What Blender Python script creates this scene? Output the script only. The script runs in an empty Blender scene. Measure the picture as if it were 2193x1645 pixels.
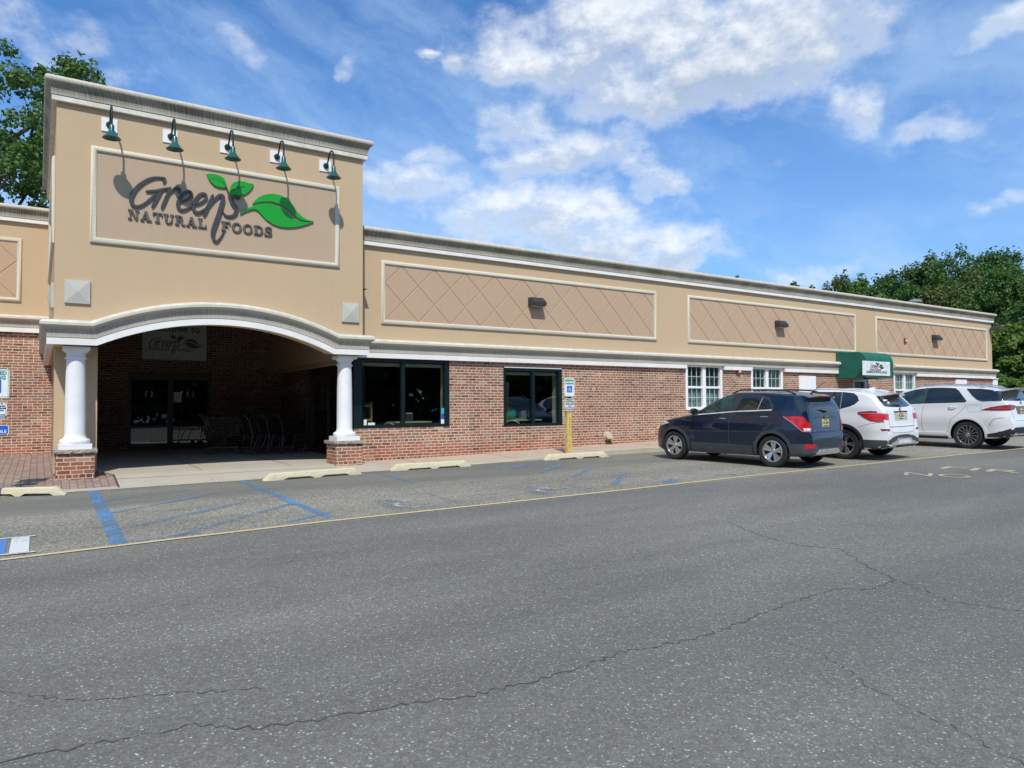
import bpy, bmesh, math, random
import numpy as np
from mathutils import Vector, Matrix
from mathutils.bvhtree import BVHTree
from mathutils.geometry import delaunay_2d_cdt

S = bpy.context.scene
COL = S.collection
# ------------------------------------------------------------------ camera
CF, CYAW, CPIT, CROLL, CH = 1542.74, .58190, .03122, -.0062, 1.53
F = np.array([math.sin(CYAW)*math.cos(CPIT), math.cos(CYAW)*math.cos(CPIT), math.sin(CPIT)])
R0 = np.array([math.cos(CYAW), -math.sin(CYAW), 0.]); U0 = np.cross(R0, F)
_c, _s = math.cos(CROLL), math.sin(CROLL)
RX = R0*_c + U0*_s; UX = -R0*_s + U0*_c
cd = bpy.data.cameras.new('camera'); cam = bpy.data.objects.new('camera', cd); COL.objects.link(cam)
cd.sensor_fit = 'HORIZONTAL'; cd.sensor_width = 36; cd.lens = CF/2193*36; cd.clip_end = 3000; cd.clip_start = .05
m = Matrix.Identity(4)
for i in range(3):
    m[i][0] = RX[i]; m[i][1] = UX[i]; m[i][2] = -F[i]
m[2][3] = CH
cam.matrix_world = m
S.camera = cam

def ray(px, py):
    x = px-1096.5; y = py-822.5
    return F + RX*x/CF - UX*y/CF
def at(px, py, Y):
    d = ray(px, py); t = Y/d[1]; return (d[0]*t, Y, CH+d[2]*t)
def gz(X, Y):
    X = min(max(X, -10), 45); Y = min(max(Y, -10), 16)
    return -.08+.0093*X+.0152*Y
def gr(px, py):
    d = ray(px, py); t = (-.08-CH)/(d[2]-.0093*d[0]-.0152*d[1]); return (d[0]*t, d[1]*t, CH+d[2]*t)
def pln(px, py, Z):
    d = ray(px, py); t = (Z-CH)/d[2]; return (d[0]*t, d[1]*t, Z)

# ------------------------------------------------------------------ view, sun
S.view_settings.view_transform = 'Standard'; S.view_settings.look = 'None'
S.view_settings.gamma = 1; S.view_settings.exposure = 0.10
S.render.engine = 'CYCLES'
S.cycles.max_bounces = 6; S.cycles.transparent_max_bounces = 12
SUN = Vector((.47, 1, -1.4)).normalized()
ld = bpy.data.lights.new('sun', 'SUN'); lo = bpy.data.objects.new('sun', ld); COL.objects.link(lo)
ld.energy = 3.8; ld.angle = math.radians(1.0); ld.color = (1, .95, .87)
lo.rotation_euler = SUN.to_track_quat('-Z', 'Y').to_euler(); lo.location = (-20, -40, 60)

# ------------------------------------------------------------------ node helpers
class NT:
    def __init__(s, tree): s.t = tree; s.n = tree.nodes; s.l = tree.links
    def new(s, ty, **kw):
        nd = s.n.new(ty)
        for k, v in kw.items():
            if k.startswith('i_'):
                nd.inputs[k[2:].replace('_', ' ')].default_value = v
            else: setattr(nd, k, v)
        return nd
    def lk(s, a, b): s.l.new(a, b)
    def _set(s, sock, v):
        if isinstance(v, bpy.types.NodeSocket): s.l.new(v, sock)
        else: sock.default_value = v
    def m(s, op, a, b=0.0, c=None, clamp=False):
        nd = s.n.new('ShaderNodeMath'); nd.operation = op; nd.use_clamp = clamp
        s._set(nd.inputs[0], a); s._set(nd.inputs[1], b)
        if c is not None: s._set(nd.inputs[2], c)
        return nd.outputs[0]
    def vm(s, op, a, b=None, sc=None):
        nd = s.n.new('ShaderNodeVectorMath'); nd.operation = op
        s._set(nd.inputs[0], a)
        if b is not None: s._set(nd.inputs[1], b)
        if sc is not None: s._set(nd.inputs['Scale'], sc)
        return nd.outputs['Value'] if op in ('DOT_PRODUCT', 'LENGTH') else nd.outputs[0]
    def mix(s, f, a, b, blend='MIX'):
        nd = s.n.new('ShaderNodeMix'); nd.data_type = 'RGBA'; nd.blend_type = blend
        s._set(nd.inputs[0], f)
        for k, v in ((6, a), (7, b)):
            if isinstance(v, tuple) and len(v) == 3: v = (*v, 1)
            s._set(nd.inputs[k], v)
        return nd.outputs[2]
    def ramp(s, f, stops, interp='LINEAR'):
        nd = s.n.new('ShaderNodeValToRGB'); e = nd.color_ramp; e.interpolation = interp
        while len(e.elements) < len(stops): e.elements.new(.5)
        for el, (p, c) in zip(e.elements, stops):
            el.position = p; el.color = (c, c, c, 1) if isinstance(c, (int, float)) else (*c, 1)
        s._set(nd.inputs[0], f); return nd.outputs[0]
    def ss(s, v, a, b):
        nd = s.n.new('ShaderNodeMapRange'); nd.interpolation_type = 'SMOOTHSTEP'
        s._set(nd.inputs['Value'], v); s._set(nd.inputs['From Min'], a); s._set(nd.inputs['From Max'], b)
        return nd.outputs[0]
    def noise(s, vec, scale, detail=3, rough=.55):
        nd = s.n.new('ShaderNodeTexNoise'); nd.inputs['Scale'].default_value = scale
        nd.inputs['Detail'].default_value = detail; nd.inputs['Roughness'].default_value = rough
        if vec is not None: s.l.new(vec, nd.inputs['Vector'])
        return nd.outputs[0]
    def pos(s): return s.n.new('ShaderNodeNewGeometry').outputs['Position']
    def objc(s): return s.n.new('ShaderNodeTexCoord').outputs['Object']
    def xyz(s, v):
        nd = s.n.new('ShaderNodeSeparateXYZ'); s.l.new(v, nd.inputs[0]); return nd.outputs
    def comb(s, x, y, z=0.0):
        nd = s.n.new('ShaderNodeCombineXYZ')
        for i, v in enumerate((x, y, z)): s._set(nd.inputs[i], v)
        return nd.outputs[0]
    def bump(s, h, strength=.3, dist=.01):
        nd = s.n.new('ShaderNodeBump'); nd.inputs['Strength'].default_value = strength
        nd.inputs['Distance'].default_value = dist; s.l.new(h, nd.inputs['Height']); return nd.outputs[0]

def newmat(name):
    mt = bpy.data.materials.new(name); mt.use_nodes = True
    t = NT(mt.node_tree); bs = mt.node_tree.nodes['Principled BSDF']
    return mt, t, bs
def simple(name, col, rough=.6, metal=0, var=.12, scale=6., coat=0, bump=0, spec=.5, bscale=60):
    mt, t, b = newmat(name)
    n = t.noise(t.objc(), scale, 4)
    k = t.ss(n, .3, .7)
    lo_ = tuple(c*(1-var) for c in col); hi = tuple(min(1, c*(1+var)) for c in col)
    t.lk(t.mix(k, lo_, hi), b.inputs['Base Color'])
    b.inputs['Roughness'].default_value = rough; b.inputs['Metallic'].default_value = metal
    b.inputs['Specular IOR Level'].default_value = spec
    if coat: b.inputs['Coat Weight'].default_value = coat; b.inputs['Coat Roughness'].default_value = .03
    if bump: t.lk(t.bump(t.noise(t.objc(), bscale, 3), bump, .01), b.inputs['Normal'])
    return mt

# ------------------------------------------------------------------ world: daylight sky with clouds
W = bpy.data.worlds.new('World'); S.world = W; W.use_nodes = True
t = NT(W.node_tree); W.node_tree.nodes.clear()
out = t.new('ShaderNodeOutputWorld'); bg = t.new('ShaderNodeBackground')
sky = t.new('ShaderNodeTexSky'); sky.sky_type = 'NISHITA'; sky.sun_disc = False
sky.sun_elevation = math.radians(51.7); sky.sun_rotation = math.radians(205.2)
sky.air_density = 1.0; sky.dust_density = .5; sky.ozone_density = 3.0
D = t.new('ShaderNodeTexCoord').outputs['Generated']
BL = [(1430,95,340,115),(1630,45,180,110),(1160,130,150,55),(1470,185,210,70),(1330,30,240,60),(1280,230,120,35),
      (1250,330,155,50),(1385,372,70,28),(1110,275,80,38),(1180,465,215,66),(1060,440,90,45),(1340,520,170,48),(1440,560,110,34),
      (880,400,105,46),(930,330,50,24),(520,112,60,38),(240,175,90,24),(765,145,32,22),(1832,215,46,52),(2140,65,70,45),
      (2150,432,62,22),(1990,290,110,26),(985,150,36,30),(920,128,18,12),(60,60,160,60),(1750,575,120,26)]
nw = t.new('ShaderNodeTexNoise'); nw.inputs['Scale'].default_value = 9; nw.inputs['Detail'].default_value = 6; t.lk(D, nw.inputs['Vector'])
DW = t.vm('ADD', D, t.vm('MULTIPLY', t.vm('SUBTRACT', nw.outputs['Color'], (.5, .5, .5)), (.15, .15, .11)))
M = None; VS = None; WS = None
PEN = {520: .75, 240: .8, 765: .7, 1832: .15, 2140: .45, 2150: .7, 1990: .6, 985: .35, 920: .3, 60: .85, 1750: .75, 880: .1, 930: .2, 1110: .15, 1280: .1}
for (px, py, rx, ry) in BL:
    c = ray(px, py); c = c/np.linalg.norm(c)
    T1 = np.cross(c, [0, 0, 1]); T1 /= np.linalg.norm(T1); T2 = np.cross(T1, c)
    k = CF*(1+((px-1096)/CF)**2+((py-822)/CF)**2)**.5
    ax, ay = rx/k*1.15, ry/k*1.15
    u = t.vm('DOT_PRODUCT', DW, tuple(T1/ax)); v = t.vm('DOT_PRODUCT', DW, tuple(T2/ay)); w = t.vm('DOT_PRODUCT', D, tuple(c))
    q = t.m('SUBTRACT', 1.0, t.m('ADD', t.m('MULTIPLY', u, u), t.m('MULTIPLY', v, v)))
    q = t.m('MAXIMUM', t.m('SUBTRACT', q, PEN.get(px, 0.0)), -1.5)
    q = t.m('SUBTRACT', q, t.m('MULTIPLY', t.m('LESS_THAN', w, 0.0), 5))
    qp = t.m('MAXIMUM', t.m('ADD', q, .5), 0.0); vq = t.m('MULTIPLY', v, qp)
    VS = vq if VS is None else t.m('ADD', VS, vq); WS = qp if WS is None else t.m('ADD', WS, qp)
    M = q if M is None else t.m('SMOOTH_MAX', M, q, .5)
# clouds over the rest of the sky
nb = t.noise(t.vm('MULTIPLY', D, (1, 1, 2.2)), 2.2, 3)
back = t.m('SUBTRACT', t.m('MULTIPLY', nb, 6), 3.6)
front = t.ss(t.vm('DOT_PRODUCT', D, tuple(F)), .45, .7)
M = t.m('ADD', t.m('MULTIPLY', M, front), t.m('MULTIPLY', back, t.m('SUBTRACT', 1.0, front)))
Dn = t.vm('MULTIPLY', D, (1, 1, 1.6))
n1 = t.noise(Dn, 13.0, 14, .62)
n1b = t.noise(t.vm('ADD', Dn, (-.004, -.008, .024)), 13.0, 9, .6)
dens = t.m('ADD', t.m('MULTIPLY', M, .95), t.m('MULTIPLY', t.m('SUBTRACT', n1, .50), 4.4))
den = t.ss(dens, -.65, 1.6)
shade = t.m('ADD', t.m('MULTIPLY', t.m('SUBTRACT', n1, n1b), 1.9), t.m('ADD', .58, t.m('MULTIPLY', t.m('SUBTRACT', n1, .5), .5)), clamp=True)
vav = t.m('DIVIDE', VS, t.m('ADD', WS, .05))
shade = t.m('ADD', shade, t.m('MULTIPLY', t.ss(vav, -.5, .4), .85)); shade = t.m('SUBTRACT', shade, .38, clamp=True)
shade = t.m('MAXIMUM', shade, t.m('SUBTRACT', 1.0, t.ss(dens, .1, 1.1)))
ccol = t.mix(shade, (3.9, 4.6, 5.5), (7.4, 7.7, 8.0))
Dr = t.vm('ADD', t.vm('MULTIPLY', D, (1, 1, 3.0)), t.vm('MULTIPLY', t.vm('SUBTRACT', nw.outputs['Color'], (.5, .5, .5)), (.2, .2, .2)))
thin = t.ss(t.noise(t.vm('ADD', Dr, t.comb(0.0, 0.0, t.m('MULTIPLY', t.xyz(D)[0], 1.1))), 2.6, 8, .62), .36, .68)
zz = t.xyz(D)[2]
hz = t.m('MULTIPLY', t.m('SUBTRACT', 1.0, t.ss(zz, 0.0, .55)), .40)
base = t.mix(1.0, sky.outputs[0], (.50, .93, 1.34), 'MULTIPLY')
base = t.mix(t.m('ADD', t.m('MULTIPLY', thin, .50), hz, clamp=True), base, (3.7, 5.3, 7.6))
t.lk(t.mix(t.m('MULTIPLY', den, .93), base, ccol), bg.inputs['Color']); bg.inputs['Strength'].default_value = .122
t.lk(bg.outputs[0], out.inputs[0])

# ------------------------------------------------------------------ mesh helpers
ORG = {}
def tag(o, label=None, cat=None, group=None, kind=None):
    if label: o['label'] = label
    if cat: o['category'] = cat
    if group: o['group'] = group
    if kind: o['kind'] = kind
    return o
def thing(name, loc, label, cat, group=None):
    o = bpy.data.objects.new(name, None); COL.objects.link(o); o.location = loc; ORG[o.name] = Vector(loc)
    o.empty_display_size = .2
    return tag(o, label, cat, group)
def place(name, me, parent=None):
    o = bpy.data.objects.new(name, me); COL.objects.link(o)
    if parent is not None:
        org = ORG.get(parent.name, Vector((0, 0, 0))); me.transform(Matrix.Translation(-org))
        o.parent = parent; ORG[o.name] = org
    return o
class MB:
    def __init__(s): s.v = []; s.f = []; s.mi = []; s.uv = []; s.k = 0
    def add(s, vs, fs, uvs=None):
        b = len(s.v); s.v += [tuple(v) for v in vs]
        for i, f in enumerate(fs):
            s.f.append([b+j for j in f]); s.mi.append(s.k); s.uv.append(uvs[i] if uvs else None)
    def box(s, x0, x1, y0, y1, z0, z1):
        s.add([(x0,y0,z0),(x1,y0,z0),(x1,y1,z0),(x0,y1,z0),(x0,y0,z1),(x1,y0,z1),(x1,y1,z1),(x0,y1,z1)],
              [(0,3,2,1),(4,5,6,7),(0,1,5,4),(1,2,6,5),(2,3,7,6),(3,0,4,7)]); return s
    def quad(s, a, b, c, d): s.add([a, b, c, d], [(0, 1, 2, 3)]); return s
    def prism(s, poly, d0, d1, ax='y'):
        n = len(poly)
        def P(p, d): return (p[0], d, p[1]) if ax == 'y' else ((d, p[0], p[1]) if ax == 'x' else (p[0], p[1], d))
        s.add([P(p, d0) for p in poly]+[P(p, d1) for p in poly],
              [tuple(range(n)), tuple(range(2*n-1, n-1, -1))]+[(i, i+n, (i+1) % n+n, (i+1) % n) for i in range(n)]); return s
    def bar(s, a, b, w, h=None, up=(0, 0, 1)):
        h = h or w; a = Vector(a); b = Vector(b); d = (b-a).normalized(); u = Vector(up)
        if abs(d.dot(u)) > .95: u = Vector((1, 0, 0))
        r = d.cross(u).normalized()*w/2; u = r.cross(d).normalized()*h/2
        s.add([a-r-u, a+r-u, a+r+u, a-r+u, b-r-u, b+r-u, b+r+u, b-r+u],
              [(0,1,2,3),(7,6,5,4),(0,4,5,1),(1,5,6,2),(2,6,7,3),(3,7,4,0)]); return s
    def tube(s, pts, rad, n=10, cap=True):
        pts = [Vector(p) for p in pts]; m_ = len(pts)
        if not hasattr(rad, '__len__'): rad = [rad]*m_
        vs = []; u = None
        for i, p in enumerate(pts):
            d = (pts[min(i+1, m_-1)]-pts[max(i-1, 0)]).normalized()
            if u is None:
                u = Vector((0, 0, 1)) if abs(d.z) < .9 else Vector((1, 0, 0))
            r = d.cross(u).normalized(); u = r.cross(d).normalized()
            for k in range(n):
                a = 2*math.pi*k/n; vs.append(p+(r*math.cos(a)+u*math.sin(a))*rad[i])
        fs = [(i*n+k, i*n+(k+1) % n, (i+1)*n+(k+1) % n, (i+1)*n+k) for i in range(m_-1) for k in range(n)]
        if cap: fs += [tuple(range(n-1, -1, -1)), tuple(range((m_-1)*n, m_*n))]
        s.add(vs, fs); return s
    def lathe(s, prof, c=(0, 0, 0), n=32, axis='z'):
        vs = []
        for (r, h) in prof:
            for k in range(n):
                a = 2*math.pi*k/n; x, y = r*math.cos(a), r*math.sin(a)
                vs.append((c[0]+x, c[1]+y, c[2]+h) if axis == 'z' else (c[0]+h, c[1]+x, c[2]+y))
        m_ = len(prof)
        fs = [(i*n+k, i*n+(k+1) % n, (i+1)*n+(k+1) % n, (i+1)*n+k) for i in range(m_-1) for k in range(n)]
        fs += [tuple(range(n-1, -1, -1)), tuple(range((m_-1)*n, m_*n))]
        s.add(vs, fs); return s
    def sweep(s, prof, rings, closed=False, caps=True):
        """rings: (origin, A, B); profile (a,b) -> origin + a*A + b*B.  UV: u along, v along the profile"""
        n = len(prof); vs = []; L = [0]
        for i, (o, A, B) in enumerate(rings):
            o = Vector(o); A = Vector(A); B = Vector(B)
            if i: L.append(L[-1]+(o-Vector(rings[i-1][0])).length)
            vs += [o+A*a+B*b for a, b in prof]
        pl = [0]
        for i in range(1, n): pl.append(pl[-1]+math.dist(prof[i], prof[i-1]))
        fs = []; uv = []
        m_ = len(rings)
        for i in range(m_ if closed else m_-1):
            j = (i+1) % m_; lj = L[j] if j else L[-1]+1
            for k in range(n-1):
                fs.append((i*n+k, i*n+k+1, j*n+k+1, j*n+k)); uv.append([(L[i], pl[k]), (L[i], pl[k+1]), (lj, pl[k+1]), (lj, pl[k])])
        if caps and not closed:
            fs += [tuple(range(n)), tuple(range(m_*n-1, (m_-1)*n-1, -1))]; uv += [[(0, p) for p in pl], [(L[-1], p) for p in reversed(pl)]]
        s.add(vs, fs, uv); return s
    def build(s, name, mats, parent=None, smooth=False, fix=True):
        me = bpy.data.meshes.new(name); me.from_pydata(s.v, [], s.f)
        if not isinstance(mats, (list, tuple)): mats = [mats]
        for m_ in mats: me.materials.append(m_)
        me.polygons.foreach_set('material_index', s.mi)
        if any(u for u in s.uv):
            ul = me.uv_layers.new(name='UVMap')
            for p, u in zip(me.polygons, s.uv):
                if u:
                    for li, q in zip(p.loop_indices, u): ul.data[li].uv = q
        if fix:
            bm = bmesh.new(); bm.from_mesh(me); bmesh.ops.recalc_face_normals(bm, faces=bm.faces); bm.to_mesh(me); bm.free()
        if smooth:
            me.polygons.foreach_set('use_smooth', [True]*len(me.polygons))
            me.set_sharp_from_angle(angle=math.radians(35))
        me.update()
        return place(name, me, parent)
def text(name, s, mat, size, mtx, parent=None, ext=.002, align='CENTER', sx=1., shear=0, bold=0.0):
    c = bpy.data.curves.new(name, 'FONT'); c.body = s; c.size = size; c.align_x = align; c.align_y = 'CENTER'
    c.extrude = ext; c.shear = shear; c.offset = bold; c.resolution_u = 3; c.materials.append(mat)
    o = bpy.data.objects.new(name+'_tmp', c); COL.objects.link(o)
    dg = bpy.context.evaluated_depsgraph_get()
    me = bpy.data.meshes.new_from_object(o.evaluated_get(dg)); bpy.data.objects.remove(o)
    me.transform(mtx @ Matrix.Diagonal((sx, 1, 1, 1)))
    return place(name, me, parent)
def wallmtx(x, y, z, yaw=0):      # text facing -Y (towards the camera side)
    return Matrix.Translation((x, y, z)) @ Matrix.Rotation(yaw, 4, 'Z') @ Matrix.Rotation(math.pi/2, 4, 'X')
# ------------------------------------------------------------------ materials
def brick_mat(name, axis, tint=1.0, bw=.215, bh=.0705):
    mt, t, b = newmat(name)
    P = t.xyz(t.pos()); h = P[0] if axis == 'x' else P[1]; z = P[2]
    wob = t.m('MULTIPLY', t.m('SUBTRACT', t.noise(t.pos(), 22, 3), .5), .016)
    wob2 = t.m('MULTIPLY', t.m('SUBTRACT', t.noise(t.vm('ADD', t.pos(), (9, 3, 5)), 18, 3), .5), .020)
    row_f = t.m('DIVIDE', t.m('ADD', z, wob), bh); row = t.m('FLOOR', row_f); fr = t.m('SUBTRACT', row_f, row)
    wn = t.new('ShaderNodeTexWhiteNoise', noise_dimensions='1D'); t.lk(row, wn.inputs['W'])
    off = t.m('ADD', t.m('MULTIPLY', t.m('MODULO', t.m('ABSOLUTE', row), 2.0), .5), t.m('MULTIPLY', wn.outputs[0], .16))
    # every sixth course or so is made of half bricks
    half = t.m('LESS_THAN', t.m('MODULO', t.m('ADD', t.m('ABSOLUTE', row), 2.0), 6.0), .5)
    w_ = t.m('SUBTRACT', bw, t.m('MULTIPLY', half, bw*.5*0.98))
    cf = t.m('ADD', t.m('DIVIDE', t.m('ADD', h, wob2), w_), off); cl = t.m('FLOOR', cf); fc = t.m('SUBTRACT', cf, cl)
    dz = t.m('MULTIPLY', t.m('MINIMUM', fr, t.m('SUBTRACT', 1.0, fr)), bh)
    dx = t.m('MULTIPLY', t.m('MINIMUM', fc, t.m('SUBTRACT', 1.0, fc)), w_)
    d = t.m('MINIMUM', dx, dz)
    brick = t.ss(d, .0052, .0098)
    w2 = t.new('ShaderNodeTexWhiteNoise', noise_dimensions='3D'); t.lk(t.comb(cl, row, 1.7), w2.inputs['Vector'])
    r = w2.outputs[0]
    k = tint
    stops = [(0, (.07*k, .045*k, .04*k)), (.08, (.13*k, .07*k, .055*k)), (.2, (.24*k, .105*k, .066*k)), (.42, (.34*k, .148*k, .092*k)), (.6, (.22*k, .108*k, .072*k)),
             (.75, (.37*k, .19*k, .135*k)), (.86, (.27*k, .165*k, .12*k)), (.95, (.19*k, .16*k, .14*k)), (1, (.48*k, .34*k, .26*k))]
    bc = t.ramp(r, stops)
    bc = t.mix(t.m('MULTIPLY', t.noise(t.pos(), 45, 5, .7), .55), bc, t.mix(.5, bc, (.42*k, .27*k, .2*k)))
    # white lime smears
    sm = t.m('MULTIPLY', t.ss(t.noise(t.pos(), 2.6, 6, .7), .60, .74), t.ss(t.noise(t.pos(), 30, 3), .42, .6))
    bc = t.mix(t.m('MULTIPLY', sm, .6), bc, (.55*k, .46*k, .40*k))
    mo = t.mix(t.noise(t.pos(), 14, 4), (.60*k, .47*k, .35*k), (.80*k, .67*k, .51*k))
    big = t.mix(t.ss(t.noise(t.pos(), .7, 3), .35, .65), (.9, .86, .84), (1.08, 1.05, 1.02))
    c = t.mix(brick, mo, bc); c = t.mix(1.0, c, big, 'MULTIPLY')
    damp = t.ss(t.m('ADD', z, t.m('MULTIPLY', t.noise(t.pos(), 3, 3), .25)), .55, .9)
    c = t.mix(t.m('SUBTRACT', 1.0, damp), c, t.mix(1.0, c, (1.0, .84, .80), 'MULTIPLY'))
    t.lk(c, b.inputs['Base Color']); b.inputs['Roughness'].default_value = .92; b.inputs['Specular IOR Level'].default_value = .25
    hgt = t.m('ADD', brick, t.m('MULTIPLY', t.noise(t.pos(), 60, 4), .35))
    t.lk(t.bump(hgt, .7, .006), b.inputs['Normal'])
    return mt
def stucco_mat(name, col):
    mt, t, b = newmat(name)
    p = t.pos()
    a = t.ss(t.noise(p, 160, 2), .35, .65); g = t.ss(t.noise(p, .9, 4), .3, .7)
    z = t.noise(t.vm('MULTIPLY', p, (5, 5, .35)), 1.6, 4)
    c = t.mix(a, tuple(x*.90 for x in col), tuple(x*1.07 for x in col))
    c = t.mix(t.m('MULTIPLY', g, .5), c, t.mix(1.0, c, (.95, .95, .93), 'MULTIPLY'))
    c = t.mix(t.m('MULTIPLY', t.ss(z, .52, .75), .16), c, t.mix(1.0, c, (.86, .87, .88), 'MULTIPLY'))
    t.lk(c, b.inputs['Base Color']); b.inputs['Roughness'].default_value = .95; b.inputs['Specular IOR Level'].default_value = .2
    t.lk(t.bump(t.noise(p, 190, 3), .55, .006), b.inputs['Normal'])
    return mt
def mould_mat(name, col, dirt, amount, lo_, hi):
    """stucco moulding with dark run-off streaks; UV: u along, v down the profile"""
    mt, t, b = newmat(name)
    uv = t.new('ShaderNodeUVMap'); X = t.xyz(uv.outputs[0]); p = t.pos()
    st = t.noise(t.comb(t.m('MULTIPLY', X[0], 1.0), 0.0), 42, 5, .75)
    big = t.noise(t.comb(X[0], t.m('MULTIPLY', X[1], 2)), 1.3, 4)
    band = t.m('MULTIPLY', t.ss(X[1], lo_-.10, lo_+.03), t.m('SUBTRACT', 1.0, t.ss(X[1], hi-.05, hi+.22)))
    topd = t.m('MULTIPLY', t.m('SUBTRACT', 1.0, t.ss(X[1], lo_-.2, lo_)), t.ss(t.noise(p, 7, 5), .35, .7))
    dk = t.m('ADD', t.m('MULTIPLY', band, t.ss(t.m('ADD', st, t.m('MULTIPLY', big, .35)), .42, .86)), t.m('MULTIPLY', topd, .35))
    dk = t.m('ADD', dk, t.m('MULTIPLY', t.ss(st, .56, .74), .30))
    fine = t.ss(t.noise(p, 120, 3), .35, .65)
    c = t.mix(fine, tuple(x*.92 for x in col), tuple(min(.85, x*1.05) for x in col))
    c = t.mix(t.m('MULTIPLY', dk, amount, clamp=True), c, dirt)
    t.lk(c, b.inputs['Base Color']); b.inputs['Roughness'].default_value = .9; b.inputs['Specular IOR Level'].default_value = .2
    t.lk(t.bump(t.noise(p, 150, 3), .4, .004), b.inputs['Normal'])
    return mt
def asphalt_mat():
    mt, t, b = newmat('asphalt')
    p = t.pos(); P = t.xyz(p)
    vo = t.new('ShaderNodeTexVoronoi'); vo.inputs['Scale'].default_value = 95; t.lk(p, vo.inputs['Vector'])
    w = t.new('ShaderNodeTexWhiteNoise', noise_dimensions='3D'); t.lk(vo.outputs['Position'], w.inputs['Vector'])
    fine = t.noise(p, 140, 4, .75); mid = t.noise(p, 30, 4, .7)
    stone = t.ramp(w.outputs[0], [(0, .03), (.45, .052), (.8, .075), (.93, .11), (.975, .19), (1, .42)])
    c = t.mix(t.ss(fine, .35, .65), (.032, .032, .033), stone)
    c = t.mix(.42, c, t.mix(t.ss(mid, .35, .65), (.048, .048, .049), (.078, .078, .076)))
    # older coarse asphalt of the parking bays: paler stones
    wv = t.m('MULTIPLY', t.m('SUBTRACT', t.noise(p, .8, 4), .5), 1.2)
    yy = t.m('ADD', P[1], wv)
    edge = t.m('ADD', 8.83, t.m('MULTIPLY', P[0], .0085))
    bay = t.m('MULTIPLY', t.m('GREATER_THAN', P[1], edge), t.m('SUBTRACT', 1.0, t.ss(yy, 11.6, 12.3)))
    bay2 = t.m('GREATER_THAN', P[1], edge)
    vo2 = t.new('ShaderNodeTexVoronoi'); vo2.inputs['Scale'].default_value = 62; t.lk(p, vo2.inputs['Vector'])
    w3 = t.new('ShaderNodeTexWhiteNoise', noise_dimensions='3D'); t.lk(vo2.outputs['Position'], w3.inputs['Vector'])
    coarse = t.ramp(w3.outputs[0], [(0, (.04, .04, .04)), (.3, (.06, .058, .054)), (.6, (.088, .084, .076)), (.85, (.125, .118, .104)), (1, (.19, .18, .16))])
    c = t.mix(t.m('MULTIPLY', bay, .7), c, coarse)
    c = t.mix(t.m('MULTIPLY', t.m('SUBTRACT', bay2, bay, clamp=True), .5), c, (.062, .061, .058))
    patch = t.ss(t.noise(t.vm('MULTIPLY', p, (.35, 1, 1)), .55, 5), .35, .7)
    c = t.mix(1.0, c, t.mix(patch, (.86, .86, .87), (1.14, 1.13, 1.10)), 'MULTIPLY')
    lane = t.ss(t.noise(t.vm('MULTIPLY', p, (.06, .9, 1)), 1.3, 3), .4, .62)
    c = t.mix(1.0, c, t.mix(lane, (.95, .95, .95), (1.035, 1.035, 1.03)), 'MULTIPLY')
    spot = t.ss(t.noise(p, 5, 3), .72, .78)
    c = t.mix(t.m('MULTIPLY', spot, .35), c, (.03, .03, .03))
    oil = t.ss(t.noise(t.vm('ADD', p, (4, 7, 0)), 1.1, 3), .66, .74)
    c = t.mix(t.m('MULTIPLY', oil, .30), c, (.03, .03, .03))
    drip = t.m('MULTIPLY', t.ss(t.noise(t.vm('ADD', p, (1, 2, 0)), 2.4, 5, .65), .60, .72), bay2)
    c = t.mix(t.m('MULTIPLY', drip, .45), c, (.028, .028, .028))
    g = t.mix(1.0, c, (3.0, 2.97, 2.58), 'MULTIPLY')
    t.lk(g, b.inputs['Base Color']); b.inputs['Roughness'].default_value = .88; b.inputs['Specular IOR Level'].default_value = .3
    t.lk(t.bump(t.m('ADD', vo.outputs['Distance'], fine), .5, .004), b.inputs['Normal'])
    return mt
def concrete_mat(name, col, joints=None):
    mt, t, b = newmat(name); p = t.pos()
    c = t.mix(t.ss(t.noise(p, 90, 4), .3, .7), tuple(x*.88 for x in col), tuple(x*1.08 for x in col))
    c = t.mix(t.m('MULTIPLY', t.ss(t.noise(p, 1.3, 6, .65), .42, .72), .55), c, t.mix(1.0, c, (.76, .75, .72), 'MULTIPLY'))
    c = t.mix(t.m('MULTIPLY', t.ss(t.noise(p, 7, 3), .70, .76), .55), c, (.09, .085, .075))
    t.lk(c, b.inputs['Base Color']); b.inputs['Roughness'].default_value = .9; b.inputs['Specular IOR Level'].default_value = .25
    t.lk(t.bump(t.noise(p, 110, 4), .3, .004), b.inputs['Normal'])
    return mt
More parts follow.
